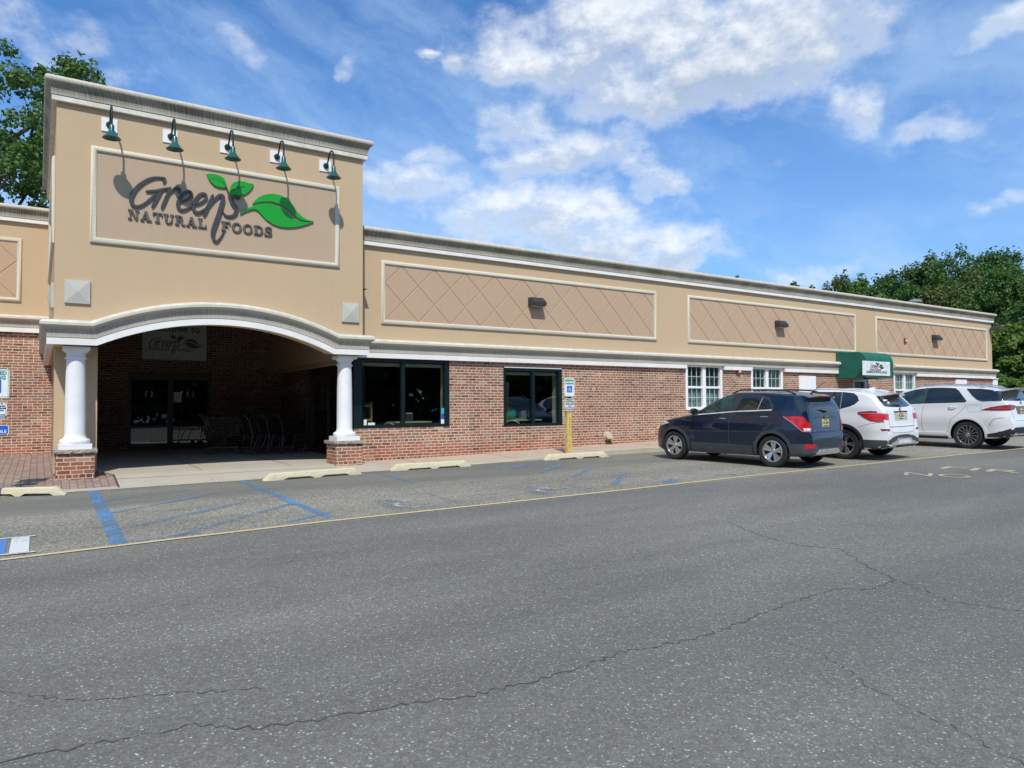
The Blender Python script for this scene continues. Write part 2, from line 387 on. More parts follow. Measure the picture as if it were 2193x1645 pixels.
def paver_mat():
    mt, t, b = newmat('brick pavers'); p = t.pos(); P = t.xyz(p)
    # long joints run towards the shop, short joints are staggered
    wob = t.m('MULTIPLY', t.m('SUBTRACT', t.noise(p, 12, 2), .5), .012)
    cx = t.m('DIVIDE', t.m('ADD', P[0], wob), .118); col = t.m('FLOOR', cx); fx = t.m('SUBTRACT', cx, col)
    cy = t.m('ADD', t.m('DIVIDE', t.m('ADD', P[1], wob), .235), t.m('MULTIPLY', t.m('MODULO', t.m('ABSOLUTE', col), 2.0), .5))
    row = t.m('FLOOR', cy); fy = t.m('SUBTRACT', cy, row)
    dx = t.m('MULTIPLY', t.m('MINIMUM', fx, t.m('SUBTRACT', 1.0, fx)), .118); dy = t.m('MULTIPLY', t.m('MINIMUM', fy, t.m('SUBTRACT', 1.0, fy)), .235)
    jt = t.m('MINIMUM', t.ss(dx, .003, .008), t.ss(dy, .004, .009))
    w = t.new('ShaderNodeTexWhiteNoise', noise_dimensions='3D'); t.lk(t.comb(col, row, .3), w.inputs['Vector'])
    c = t.ramp(w.outputs[0], [(0, (.24, .165, .13)), (.5, (.31, .215, .165)), (1, (.37, .26, .20))])
    c = t.mix(t.m('MULTIPLY', t.noise(p, 60, 4), .4), c, (.22, .17, .14))
    c = t.mix(jt, (.10, .08, .065), c)
    t.lk(c, b.inputs['Base Color']); b.inputs['Roughness'].default_value = .9
    t.lk(t.bump(jt, .5, .004), b.inputs['Normal'])
    return mt
def worn_paint(name, col, wear=.5, scale=18):
    mt, t, b = newmat(name); p = t.pos()
    n = t.m('ADD', t.m('MULTIPLY', t.noise(p, scale, 6, .8), .75), t.m('MULTIPLY', t.noise(p, 1.7, 3), .35))
    fac = t.ss(n, wear-.05, wear+.1)
    t.lk(t.mix(t.noise(p, 50, 3), tuple(x*.8 for x in col), col), b.inputs['Base Color']); b.inputs['Roughness'].default_value = .8
    t.lk(fac, b.inputs['Alpha'])
    return mt
def glass_mat(name, tint=(.35, .42, .40), refl=1.0):
    mt, t, b = newmat(name); t.n.remove(b); o = t.n['Material Output']
    tr = t.new('ShaderNodeBsdfTransparent'); tr.inputs[0].default_value = (*tint, 1)
    gl = t.new('ShaderNodeBsdfGlossy'); gl.inputs['Roughness'].default_value = .0; gl.inputs[0].default_value = (.93, .97, .96, 1)
    w = t.noise(t.pos(), .8, 2)
    bp = t.bump(w, .03, .02); t.lk(bp, gl.inputs['Normal'])
    gm = t.n.new('ShaderNodeNewGeometry'); ca = t.m('ABSOLUTE', t.vm('DOT_PRODUCT', gm.outputs['Incoming'], gm.outputs['Normal']))
    k = t.m('MULTIPLY', t.m('ADD', .045, t.m('MULTIPLY', t.m('POWER', t.m('SUBTRACT', 1.0, ca, clamp=True), 4.5), .95)), 1.9*refl, clamp=True)
    mx = t.new('ShaderNodeMixShader'); t.lk(k, mx.inputs[0]); t.lk(tr.outputs[0], mx.inputs[1]); t.lk(gl.outputs[0], mx.inputs[2])
    t.lk(mx.outputs[0], o.inputs[0]); return mt
def leaf_mat(name, a, bcol, c3):
    mt, t, b = newmat(name)
    g = t.n.new('ShaderNodeNewGeometry'); r = g.outputs['Random Per Island']
    n = t.ss(t.noise(g.outputs['Position'], .45, 3), .35, .68)
    c = t.mix(r, a, bcol); c = t.mix(t.m('MULTIPLY', n, .6), c, c3)
    t.lk(c, b.inputs['Base Color']); b.inputs['Roughness'].default_value = .6; b.inputs['Specular IOR Level'].default_value = .3
    tr = t.new('ShaderNodeBsdfTranslucent'); t.lk(t.mix(1.0, c, (1.1, 1.25, .5), 'MULTIPLY'), tr.inputs[0])
    mx = t.new('ShaderNodeMixShader'); mx.inputs[0].default_value = .28
    t.lk(b.outputs[0], mx.inputs[1]); t.lk(tr.outputs[0], mx.inputs[2]); t.lk(mx.outputs[0], t.n['Material Output'].inputs[0])
    return mt
def flake_paint(name, col, metal=.0, rough=.35):
    mt, t, b = newmat(name); p = t.objc()
    t.lk(t.mix(t.noise(p, 3, 3), tuple(x*.93 for x in col), col), b.inputs['Base Color'])
    b.inputs['Metallic'].default_value = metal
    t.lk(t.m('ADD', rough, t.m('MULTIPLY', t.noise(p, 9, 4), .08)), b.inputs['Roughness'])
    b.inputs['Coat Weight'].default_value = 1; b.inputs['Coat Roughness'].default_value = .025
    return mt
BRD = brick_mat('shade-tinted brick', 'x', .55); BRDY = brick_mat('shade-tinted brick side', 'y', .55); BRX = brick_mat('red brick', 'x'); BRY = brick_mat('red brick side', 'y')  # porch copies: red brick with the porch shade darkened into its colour
BRP = brick_mat('old pedestal brick', 'x', .92, .205, .074); BRPY = brick_mat('old pedestal brick side', 'y', .92, .205, .074)
STU = stucco_mat('tan stucco', (.572, .425, .266)); STP = stucco_mat('panel stucco', (.515, .368, .245)); STG = stucco_mat('sign field stucco', (.50, .378, .258))
CORN = mould_mat('cornice stucco', (.60, .56, .45), (.13, .12, .085), 1.1, .28, .42)
BELT = mould_mat('belt stucco', (.63, .60, .50), (.20, .18, .14), .8, .36, .46)
TRIM = simple('white trim', (.80, .79, .75), .6, var=.05, scale=3)
FRMM = mould_mat('frame moulding', (.70, .65, .51), (.35, .31, .23), .3, .0, .1)
CREAM = simple('cream plaster', (.55, .52, .40), .8)
WHT = simple('white column paint', (.80, .80, .79), .5, var=.04, scale=2.5, bump=.05)
ASP = asphalt_mat(); CON = concrete_mat('porch concrete', (.46, .415, .33)); SWK = concrete_mat('sidewalk concrete', (.47, .37, .285))
KERB = concrete_mat('kerb concrete', (.46, .41, .31)); PAV = paver_mat()
JOINT = simple('joint dirt', (.07, .06, .05), .95)
YEL = worn_paint('yellow road paint', (.62, .50, .27), .36, 30); BLU = worn_paint('blue road paint', (.12, .27, .46), .50, 30)
BLUF = worn_paint('faded blue road paint', (.14, .27, .43), .55, 26); WHR = worn_paint('white road paint', (.66, .66, .64), .42, 30); WHF = worn_paint('faded white road paint', (.6, .6, .6), .58, 30)
CRK = simple('crack', (.075, .074, .068), .95)
STOPY = simple('weathered yellow concrete', (.66, .53, .24), .9, var=.25, scale=14, bump=.6, bscale=70)
STOPC = simple('bare concrete of the stop', (.55, .48, .33), .9, var=.2, scale=14, bump=.6)
GRNF = simple('dark green frame', (.003, .013, .014), .35, var=.1)
BLKF = simple('black frame', (.012, .013, .014), .4)
LAMPG = simple('green enamel', (.005, .085, .072), .3, var=.06, coat=.4)
LAMPD = simple('dark green arm', (.006, .03, .03), .35)
WPL = simple('white plate', (.82, .82, .80), .5, var=.03)
SGNG = simple('sign green', (.008, .33, .022), .35, var=.05, scale=2)
SGND = simple('sign charcoal', (.046, .049, .054), .45, var=.08)
SGNE = simple('sign letter edge', (.03, .032, .04), .5)
LSTR = simple('sign slate letters', (.105, .095, .088), .5, var=.12)
BRZ = simple('bronze fixture', (.035, .033, .03), .45)
GREYF = simple('grey metal', (.35, .35, .34), .4, metal=.4)
AWN = simple('green awning cloth', (.006, .115, .082), .75, var=.14, scale=3)
GLS = glass_mat('window glass', (.62, .68, .66), 1.3); GLO = glass_mat('office glass', (.6, .7, .66), .7)
GLP = glass_mat('porch door glass', (.35, .4, .42), 1.1)
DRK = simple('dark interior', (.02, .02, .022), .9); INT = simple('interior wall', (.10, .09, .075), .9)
BLIND = simple('dark blind', (.05, .10, .09), .8); CURT = simple('net curtain', (.33, .37, .34), .9, var=.3, scale=9)
SCRN = simple('window screen', (.30, .37, .37), .8)
VINYL = simple('white vinyl', (.82, .82, .81), .45, var=.03)
ROOFM = simple('roof membrane', (.3, .3, .3), .9)
SIGNW = simple('sign sheet', (.78, .82, .80), .5, var=.04); SIGNGR = simple('sign green print', (.02, .25, .17), .5)
SIGNB = simple('sign blue', (.01, .12, .52), .5); SIGNK = simple('sign black print', (.03, .03, .03), .5)
WOODY = simple('yellow painted timber', (.62, .46, .13), .75, var=.18, scale=9, bump=.3, bscale=30)
DRKC = simple('dark slot', (.02, .018, .016), .9)
STEEL = simple('cart steel', (.16, .155, .15), .35, metal=.7); RUB = simple('rubber', (.018, .018, .019), .75, bump=.3, bscale=150)
CHR = simple('chrome', (.75, .75, .76), .12, metal=1, var=.02); ALLOY = simple('alloy', (.62, .62, .63), .25, metal=.9, var=.05)
ALLOYD = simple('dark alloy', (.06, .06, .065), .3, metal=.8)
CGL = simple('car glass', (.010, .014, .017), .04, var=.3, scale=2, coat=1)
CGLF = simple('clear car glass', (.02, .045, .04), .04, var=.8, scale=2.5, coat=1)
PLAS = simple('grey cladding', (.045, .052, .06), .55); PLK = simple('black plastic', (.014, .015, .017), .55)
REDL = simple('red lamp lens', (.50, .010, .014), .18, var=.35, scale=9, coat=.25); REDD = simple('dark red lamp lens', (.19, .008, .016), .18, var=.4, scale=9, coat=.25)
CLR = simple('clear lamp lens', (.7, .7, .72), .15, coat=1, var=.2, scale=15)
SILV = simple('silver skid', (.52, .54, .52), .35, metal=.5)
PLT = simple('plate yellow', (.60, .55, .26), .4, var=.1, scale=8)
NAVY = flake_paint('navy paint', (.006, .018, .046), .5, .22); WPT = flake_paint('white paint', (.78, .77, .745), .0, .3)
WPT2 = flake_paint('pearl white paint', (.77, .765, .745), .0, .28); GRY = flake_paint('silver grey paint', (.62, .63, .64), .1, .3)
BARK = simple('bark', (.10, .085, .065), .95, var=.3, scale=4, bump=.6, bscale=12)
LF1 = leaf_mat('maple leaves', (.045, .105, .024), (.085, .165, .036), (.11, .195, .05)); LF2 = leaf_mat('dark leaves', (.032, .086, .026), (.066, .135, .036), (.09, .165, .042))
LF3 = leaf_mat('light leaves', (.075, .14, .022), (.12, .20, .032), (.155, .22, .045)); LF4 = leaf_mat('olive leaves', (.065, .105, .028), (.105, .15, .038), (.14, .165, .048))
WOOD = simple('varnished wood', (.42, .26, .11), .5, var=.2, scale=5); TBL = simple('table top', (.55, .48, .36), .5)
RED = simple('red strobe', (.30, .03, .02), .4); GRBAG = simple('green plastic bag', (.01, .30, .15), .4)
POST1 = simple('yellow poster', (.45, .40, .12), .6); POST2 = simple('red poster', (.42, .07, .03), .6); BLUE = simple('blue bin', (.01, .02, .28), .4)
PAPER = simple('paper notice', (.75, .82, .74), .7)
# ------------------------------------------------------------------ ground
X0, X1, X2, YT, YW, YL, ZT, ZW, ZB = .2156, 6.0085, 37.464, 15.156, 15.85, 22.5, 7.48, 5.737, 3.125
def ground_patch(poly, z_off, mb=None):
    mb = mb or MB(); mb.add([(x, y, gz(x, y)+z_off) for x, y in poly], [tuple(range(len(poly)))]); return mb
mb = MB(); xs = [-400, -10, 45, 400]; ys = [-400, -10, 16, 400]
for j in range(4):
    for i in range(4): mb.v.append((xs[i], ys[j], gz(xs[i], ys[j])))
mb.f = [(j*4+i, j*4+i+1, j*4+i+5, j*4+i+4) for j in range(3) for i in range(3)]; mb.mi = [0]*9; mb.uv = [None]*9
tag(mb.build('asphalt_ground', ASP), kind='structure')
def lip(X): return .012 if X < 8.5 else min(.135, .012+(X-8.5)/4.0*.123)
def zwall(X):
    if X < 4: return .30
    if X < 6.3: return .30-.02*(X-4)/2.3
    if X < 9.05: return .28+.03*(X-6.3)/2.75
    if X < 15.5: return .31+.15*(X-9.05)/6.45
    return .46+.0093*(X-15.5)
EY = 14.28
def pav(X, Y):
    e = gz(X, EY)+lip(X)
    if Y <= EY: return e
    if Y >= 15.3: return zwall(X)+(min(Y, 22.6)-15.3)*.011
    k = (Y-EY)/(15.3-EY); return e+(zwall(X)-e)*k
EDGE = [pln(255, 1044, .16), pln(243, 1028, .2), pln(228, 1008, .26), pln(213, 990, .31)]
def xb(Y):
    pts = [(EY, EDGE[0][0]), (14.75, EDGE[1][0]), (15.4, EDGE[2][0]), (16.3, 1.0), (23, .95)]
    for (y0, a), (y1, b_) in zip(pts, pts[1:]):
        if y0 <= Y <= y1: return a+(b_-a)*(Y-y0)/(y1-y0)
    return pts[-1][1]
rows = [EY, 14.5, 14.75, 15.0, 15.3, 15.6, 16.0, 16.3, 18, 20, 22.6]
def strip(xf, name, mat_, rows_):
    mb = MB(); n = len(xf(rows_[0]))
    for y in rows_:
        for x in xf(y): mb.v.append((x, y, pav(x, y)))
    for j in range(len(rows_)-1):
        for i in range(n-1):
            mb.f.append((j*n+i, j*n+i+1, (j+1)*n+i+1, (j+1)*n+i)); mb.mi.append(0); mb.uv.append(None)
    return tag(mb.build(name, mat_), kind='structure')
strip(lambda y: [-14, -6, -2, 0, xb(y)], 'brick_paver_walk', PAV, rows)
strip(lambda y: [xb(y), 2, 3, 4, 5.2, 6.3], 'porch_concrete', CON, rows)
strip(lambda y: [6.3, 7.5, 8.5, 9.5, 10.5, 11.5, 12.5, 14, 15.5, 20, 30, 45], 'sidewalk', SWK, [EY+.16, 14.75, 15.0, 15.3, 15.9])
mb = MB()
kx = [6.3, 7.5, 8.5, 9.5, 10.5, 11.5, 12.5, 14, 15.5, 20, 30, 45]
vs = []
for x in kx:
    z = gz(x, EY)+lip(x); vs += [(x, EY-.02, gz(x, EY)-.1), (x, EY-.012, z-.012), (x, EY+.01, z), (x, EY+.16, pav(x, EY+.16)+.002)]
mb.add(vs, [(i*4+k, i*4+k+1, i*4+k+5, i*4+k+4) for i in range(len(kx)-1) for k in range(3)])
tag(mb.build('kerb', KERB), kind='structure')
mb = MB()
vs = []
for x in [-14, -6, 0, 2, 4, 6.3]:
    z = gz(x, EY)+.012; vs += [(x, EY-.10, gz(x, EY)+.004), (x, EY+.0, z+.004), (x, EY+.1, pav(x, EY+.1)+.003)]
mb.add(vs, [(i*3+k, i*3+k+1, i*3+k+4, i*3+k+3) for i in range(5) for k in range(2)])
tag(mb.build('flush_kerb', KERB), kind='structure')
# joints in the concrete
mb = MB()
def pjoint(a, b_, w=.012, n=6):
    a = Vector(a); b_ = Vector(b_); d = (b_-a).normalized(); s = Vector((-d.y, d.x))*w/2
    for i in range(n):
        p = a.lerp(b_, i/n); q = a.lerp(b_, (i+1)/n)
        mb.quad(*[(v.x, v.y, pav(v.x, v.y)+.004) for v in (p-s, q-s, q+s, p+s)])
def P2(px, py, z): r = pln(px, py, z); return (r[0], r[1])
for a, b_ in (((2.75, EY), (2.75, 22)), ((4.55, EY), (4.55, 22)), ((xb(16.2), 16.2), (6.2, 16.2)), ((xb(15.0), 14.95), (5.3, 14.95)), ((7.2, EY+.1), (7.2, 15.8)), ((9.6, EY+.1), (9.6, 15.8)), ((12, EY), (12, 15.8)), ((14.4, EY), (14.4, 15.8)), ((16.8, EY), (16.8, 15.8))):
    pjoint(a, b_)
ys_ = [EY+i*(16.0-EY)/14 for i in range(15)]
for y, y2 in zip(ys_, ys_[1:]):
    mb.quad(*[(xx, yy, pav(xx, yy)+.005) for xx, yy in ((xb(y)-.02, y), (xb(y)+.012, y), (xb(y2)+.012, y2), (xb(y2)-.02, y2))])
tag(mb.build('pavement_joints', JOINT), kind='structure')

# ------------------------------------------------------------------ road markings (sheets 4 mm above the asphalt)
def gpoly(mb, pts, off=.004):
    mb.add([(p[0], p[1], gz(p[0], p[1])+off) for p in pts], [tuple(range(len(pts)))])
def gline(mb, a, b_, w, off=.004, n=8):
    a = Vector(a[:2]); b_ = Vector(b_[:2]); d = (b_-a).normalized(); s = Vector((-d.y, d.x))*w/2
    for i in range(n):
        p = a.lerp(b_, i/n); q = a.lerp(b_, (i+1)/n); gpoly(mb, [p-s, q-s, q+s, p+s], off)
G = lambda px, py: gr(px, py)[:2]
mb = MB(); YP = [G(-60, 1207), G(0, 1200.5), G(400, 1152), G(700, 1117.5), G(1000, 1086), G(1300, 1054), G(1600, 1020.5), G(1900, 990), G(2193, 960.8), (40, 9.25)]
for a, b_ in zip(YP, YP[1:]): gline(mb, a, b_, .085, .008)
tag(mb.build('yellow_lane_line', YEL), kind='structure')
mb = MB()
def bl(a, b_, w, off=.004): gline(mb, G(*a), G(*b_), w, off)
bl((199, 1051), (256, 1166), .17); bl((517, 1031), (600, 1064), .12, .005); bl((600, 1064), (706, 1108), .13, .005)
tag(mb.build('blue_stall_line', BLU), kind='structure')
mb = MB()
bl((228, 1052), (340, 1044), .10, .006); bl((215, 1074), (400, 1050), .13, .006); bl((235, 1100), (470, 1055), .12, .006); bl((250, 1135), (590, 1062), .15, .006)
bl((262, 1163), (425, 1141), .11, .006); bl((372, 1150), (625, 1079), .13, .006); bl((620, 1118), (705, 1098), .11, .006)
bl((790, 1008), (885, 1034), .11); bl((1040, 997), (1100, 1007), .12); bl((1065, 996), (1078, 990), .08, .006); bl((1095, 1005), (1145, 990), .13, .006); bl((1155, 1014), (1198, 997), .13, .006)
bl((1228, 1022), (1265, 1004), .12); bl((1315, 1038), (1340, 1012), .14); bl((1425, 1034), (1450, 1026), .25)
bl((1130, 1001), (1198, 996), .07)
tag(mb.build('faded_blue_hatching', BLUF), kind='structure')
def wheelchair(mb_list, cx, cy, s, ang):
    """blue square with a white rider, drawn on the ground; letters face the lane"""
    ca, sa = math.cos(ang), math.sin(ang)
    def T(p): x, y = p[0]*s, p[1]*s; return (cx+x*ca-y*sa, cy+x*sa+y*ca)
    sq, wh = mb_list
    gpoly(sq, [T(p) for p in ((-.5, -.5), (.5, -.5), (.5, .5), (-.5, .5))], .006)
    def L(a, b_, w): gline(wh, T(a), T(b_), w*s, .0105, 2)
    L((-.08, .34), (-.06, .0), .09); L((-.06, .0), (.2, .0), .09); L((.2, .02), (.3, -.28), .09); L((-.07, .16), (.14, .16), .07); L((.28, -.28), (.38, -.24), .07)
    R = [(math.cos(a)*.25-.08, math.sin(a)*.25-.12) for a in np.linspace(math.radians(100), math.radians(350), 12)]
    for a, b_ in zip(R, R[1:]): L(a, b_, .06)
    hd = [(math.cos(a)*.07-.09, math.sin(a)*.07+.42) for a in np.linspace(0, 2*math.pi, 9)[:-1]]
    gpoly(wh, [T(p) for p in hd], .0105)
# bold symbol at the left edge
sq, wh = MB(), MB(); c0 = Vector(G(52, 1152)); c1 = Vector(G(42, 1186))
hb = (c0.y-c1.y)
cxr = (c0.x+c1.x)/2
wheelchair((sq, wh), cxr-.5*hb-.13, (c0.y+c1.y)/2, hb*.98, 0)
x0_, x1_, y0_, y1_ = cxr-hb-.12, cxr+.0, c1.y-.02, c0.y+.02
for a, b_, w in (((x0_, y1_), (x1_+.12, y1_), .05), ((x0_, y0_), (x1_+.12, y0_), .05), ((x1_-.02, y0_), (x1_-.02, y1_), .17), ((x0_, y0_), (x0_, y1_), .12)):
    gline(wh, a, b_, w, .0125)
o = sq.build('wheelchair_symbol_square', worn_paint('symbol blue', (.08, .22, .50), .30, 24)); tag(o, kind='structure')
tag(wh.build('wheelchair_symbol_white', WHR), kind='structure')
sq, wh = MB(), MB()
for px, py, s_ in ((893, 1077, 1.15), (1186, 1048, 1.15), (1548, 1016, 1.1)):
    g_ = G(px, py); wheelchair((sq, wh), g_[0], g_[1], s_, .02)
tag(sq.build('worn_symbol_square', worn_paint('worn symbol blue', (.14, .20, .29), .61, 20)), kind='structure')
tag(wh.build('worn_symbol_white', WHF), kind='structure')
mb = MB(); gline(mb, G(1297, 976), G(1470, 1004), .09); gline(mb, (14.6, 14.1), (14.5, 9.1), .1); gline(mb, (17.5, 14.1), (17.4, 9.1), .1); gline(mb, (20.3, 14.1), (20.2, 9.1), .1); gline(mb, (23.2, 14.1), (23.1, 9.1), .1); gline(mb, (26, 14.1), (26, 9.1), .1)
tag(mb.build('white_stall_lines', WHF), kind='structure')
# painted words NO / FIRE on the lane, readable from the lane
def gword(s, px0, py0, px1, py1, name, depth):
    a = Vector(G(px0, py0)); b_ = Vector(G(px1, py1)); w = (b_-a).length
    d = (b_-a).normalized(); ang = math.atan2(d.y, d.x)
    o = text(name, s, YWORD, 1.0, Matrix.Identity(4), ext=0.0, align='LEFT', bold=.004)
    me = o.data; co = np.array([v.co[:] for v in me.vertices]); mn, mx = co.min(0), co.max(0)
    for v in me.vertices:
        x = (v.co.x-mn[0])/(mx[0]-mn[0])*w; y = (v.co.y-mn[1])/(mx[1]-mn[1])*depth
        X = a.x+x*math.cos(ang)-y*math.sin(ang); Y = a.y+x*math.sin(ang)+y*math.cos(ang)
        v.co = (X, Y, gz(X, Y)+.006)
    tag(o, kind='structure'); return o
YWORD = worn_paint('worn yellow lettering', (.52, .44, .26), .46, 22)
gword('NO', 1935, 1018, 2082, 1025, 'painted_word_no', .62)
gword('FIRE', 2010, 1004, 2260, 1019, 'painted_word_fire', .62)
# cracks
rnd = random.Random(5)
def crack(mb, pts, w=.012):
    P = [Vector(G(*p)) for p in pts]; Q = [P[0]]
    for a, b_ in zip(P, P[1:]):
        n = max(2, int((b_-a).length/.035)); d = (b_-a); nrm = Vector((-d.y, d.x)).normalized()
        for i in range(1, n+1):
            Q.append(a.lerp(b_, i/n)+nrm*rnd.uniform(-.026, .026))
    for a, b_ in zip(Q, Q[1:]):
        d = (b_-a).normalized(); s = Vector((-d.y, d.x))*w*rnd.uniform(.05, .8); s2 = Vector((-d.y, d.x))*w*rnd.uniform(.05, .8)
        gpoly(mb, [a-s, b_-s2, b_+s2, a+s], .0035)
mb = MB()
crack(mb, [(-20, 1640), (120, 1610), (300, 1575), (420, 1553), (560, 1560), (700, 1540), (860, 1508), (1000, 1493), (1100, 1468), (1210, 1442), (1330, 1398), (1480, 1370), (1560, 1345), (1690, 1292), (1790, 1262), (1870, 1262), (1930, 1240)], .009)
crack(mb, [(1560, 1120), (1640, 1150), (1720, 1170), (1800, 1175), (1860, 1215), (1925, 1245)], .008)
crack(mb, [(1690, 1560-180), (1760, 1400), (1860, 1470), (1950, 1520), (2060, 1565), (2193, 1640)], .004)
crack(mb, [(0, 1480), (150, 1500), (330, 1490), (560, 1475)], .006)
crack(mb, [(1925, 1245), (2040, 1290), (2193, 1310)], .007)
crack(mb, [(1640, 1130), (1760, 1110), (1900, 1130)], .005)
tag(mb.build('asphalt_cracks', CRK), kind='structure')

# ------------------------------------------------------------------ the market building
B = thing('market_building', (X0, YT, .3), 'long tan stucco and red brick supermarket with a tall arched entrance tower', 'building')
def vwall(mb, ax, c, a0, a1, z0, z1, holes, dep):
    """upright wall in the plane ax=c with rectangular holes, reveals run by dep"""
    As = sorted({a0, a1, *[h[0] for h in holes], *[h[1] for h in holes]}); Zs = sorted({z0, z1, *[h[2] for h in holes], *[h[3] for h in holes]})
    P = (lambda a, z, d=0: (a, c+d, z)) if ax == 'y' else (lambda a, z, d=0: (c+d, a, z))
    for i in range(len(As)-1):
        for j in range(len(Zs)-1):
            am, zm = (As[i]+As[i+1])/2, (Zs[j]+Zs[j+1])/2
            if any(h[0] < am < h[1] and h[2] < zm < h[3] for h in holes): continue
            mb.quad(P(As[i], Zs[j]), P(As[i+1], Zs[j]), P(As[i+1], Zs[j+1]), P(As[i], Zs[j+1]))
    for h in holes:
        for a, b_ in (((h[0], h[2]), (h[1], h[2])), ((h[1], h[2]), (h[1], h[3])), ((h[1], h[3]), (h[0], h[3])), ((h[0], h[3]), (h[0], h[2]))):
            mb.quad(P(*a), P(*b_), P(*b_, dep), P(*a, dep))
ZTR = ZB-.44
def wz(px, py): r = at(px, py, YW); return r[0], r[2]
w1 = (X1+.05, 8.56, 1.04, ZTR); w2 = (10.16, 12.08, 1.0, 2.55)
zs_ = wz(1500, 878)[1]; zt_ = wz(1500, 781)[1]
w3 = (wz(1467.5, 800)[0], wz(1546, 800)[0], zs_, zt_); w4 = (wz(1607.6, 800)[0], wz(1675.5, 800)[0], zs_, zt_)
dr = (wz(1826, 830)[0], wz(1855, 830)[0], .3, wz(1840, 812)[1]); w5 = (wz(1914, 830)[0], wz(1959.4, 830)[0], zs_, zt_)
mb = MB(); vwall(mb, 'y', YW, X1+.05, X2, .1, zt_+.02, [w1, w2, w3, w4, dr, w5], .11); mb.build('brick_wall', BRX, B, fix=False)
mb = MB(); vwall(mb, 'x', X2, YW, 45, .1, ZB-.2, [], 0); mb.build('brick_end_wall', BRY, B)
mb = MB(); mb.quad((X1+.02, YW, zt_+.01), (X2, YW, zt_+.01), (X2, YW, ZW-.2), (X1+.02, YW, ZW-.2)); mb.v = [(x, y+.002, z) for x, y, z in mb.v]
mb.add([(X2-.001, YW, ZB-.2), (X2-.001, 45, ZB-.2), (X2-.001, 45, ZW-.2), (X2-.001, YW, ZW-.2)], [(0, 1, 2, 3)]); mb.build('stucco_wall', STU, B)
mb = MB(); mb.quad((-14, YL, .2), (X0+.3, YL, .2), (X0+.3, YL, 3.6), (-14, YL, 3.6)); mb.build('brick_wall', BRX, B)
mb = MB(); mb.quad((-14, YL+.002, 3.55), (X0+.3, YL+.002, 3.55), (X0+.3, YL+.002, 6.7), (-14, YL+.002, 6.7)); mb.build('stucco_wall', STU, B)
# tower
PATHL, PATHR = at(208, 736, YT-.1)[0], at(715, 757, YT-.1)[0]
AZ = at(440, 694, YT-.1)[2]; zlow = ZTR
def arcpts(n=28):
    h = (PATHR-PATHL)/2; s = AZ-zlow; Rr = (h*h+s*s)/(2*s); cx = (PATHL+PATHR)/2; cz = AZ-Rr; a = math.asin(h/Rr)
    return [(cx+Rr*math.sin(q), cz+Rr*math.cos(q), q) for q in np.linspace(-a, a, n)]
ARC = arcpts()
mb = MB()
line = [(X0, zlow+.03)]+[(x, z+.03) for x, z, _ in ARC]+[(X1, zlow+.03)]
for (xa, za), (xb_, zb_) in zip(line, line[1:]):
    mb.quad((xa, YT, za), (xb_, YT, zb_), (xb_, YT, ZT-.15), (xa, YT, ZT-.15))
    mb.quad((xa, YT+.42, za), (xa, YT, za), (xb_, YT, zb_), (xb_, YT+.42, zb_))      # soffit of the front beam
    mb.quad((xa, YT+.42, za), (xb_, YT+.42, zb_), (xb_, YT+.42, 4.3), (xa, YT+.42, 4.3))
mb.quad((X0, YT, zlow), (X0, YT, ZT-.15), (X0, YL, ZT-.15), (X0, YL, zlow)); mb.quad((X0+.35, YT, zlow), (X0+.35, YT, 4.3), (X0+.35, YL, 4.3), (X0+.35, YL, zlow)); mb.quad((X0, YT, zlow), (X0+.35, YT, zlow), (X0+.35, YL, zlow), (X0, YL, zlow))
mb.quad((X1, YT, zlow), (X1, YT, ZT-.15), (X1, YL, ZT-.15), (X1, YL, zlow)); mb.quad((X0, YL+.15, 3.3), (X0, YL+.15, ZT-.15), (X1, YL+.15, ZT-.15), (X1, YL+.15, 3.3))
mb.build('tower_wall', STU, B, fix=False)
mb = MB(); mb.box(X0+.01, X1-.01, YT+.02, YL, ZT-.5, ZT-.3); mb.quad((X1, YW+.3, ZW-.6), (X2, YW+.3, ZW-.6), (X2, 45, ZW-.6), (X1, 45, ZW-.6)); mb.quad((-14, YL+.3, 6.2), (X0+3, YL+.3, 6.2), (X0+3, 45, 6.2), (-14, 45, 6.2))
mb.quad((-14, 45, 0), (X2, 45, 0), (X2, 45, ZW-.2), (-14, 45, ZW-.2)); mb.build('roof', ROOFM, B)
# porch interior
PXR = 6.3
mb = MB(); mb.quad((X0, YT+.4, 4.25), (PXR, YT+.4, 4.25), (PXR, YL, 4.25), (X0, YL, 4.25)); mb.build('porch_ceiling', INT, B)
dxa, dxb = at(272, 900, YL)[0], at(453, 900, YL)[0]
DZ = 2.55
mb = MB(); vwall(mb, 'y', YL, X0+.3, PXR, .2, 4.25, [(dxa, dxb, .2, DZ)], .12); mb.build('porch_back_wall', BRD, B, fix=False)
def zx(px, py, X):
    d = ray(px, py); tt = X/d[0]; return d[1]*tt, CH+d[2]*tt
yb = zx(664, 900, PXR)[0]
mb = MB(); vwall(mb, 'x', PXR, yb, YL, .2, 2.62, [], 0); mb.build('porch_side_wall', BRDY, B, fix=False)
mb = MB(); mb.box(PXR-.06, PXR+.1, YW+.12, YL-.01, 2.6, 4.25); mb.build('porch_side_band', STU, B)
# left pilaster and porch side wall behind it
mb = MB(); vwall(mb, 'x', X0+.08, 16.5, YL, .2, 3.0, [], 0); vwall(mb, 'x', X0+.38, 16.5, YL, .2, 4.25, [], 0); mb.quad((X0+.08, 16.49, .2), (X0+.38, 16.49, .2), (X0+.38, 16.49, 3.0), (X0+.08, 16.49, 3.0)); mb.build('porch_side_wall', BRY, B, fix=False)
pxr = at(208, 850, 15.8)[0]
mb = MB(); mb.box(X0+.03, pxr, 15.76, 16.5, .34, zlow+.02); mb.build('pilaster', STU, B)
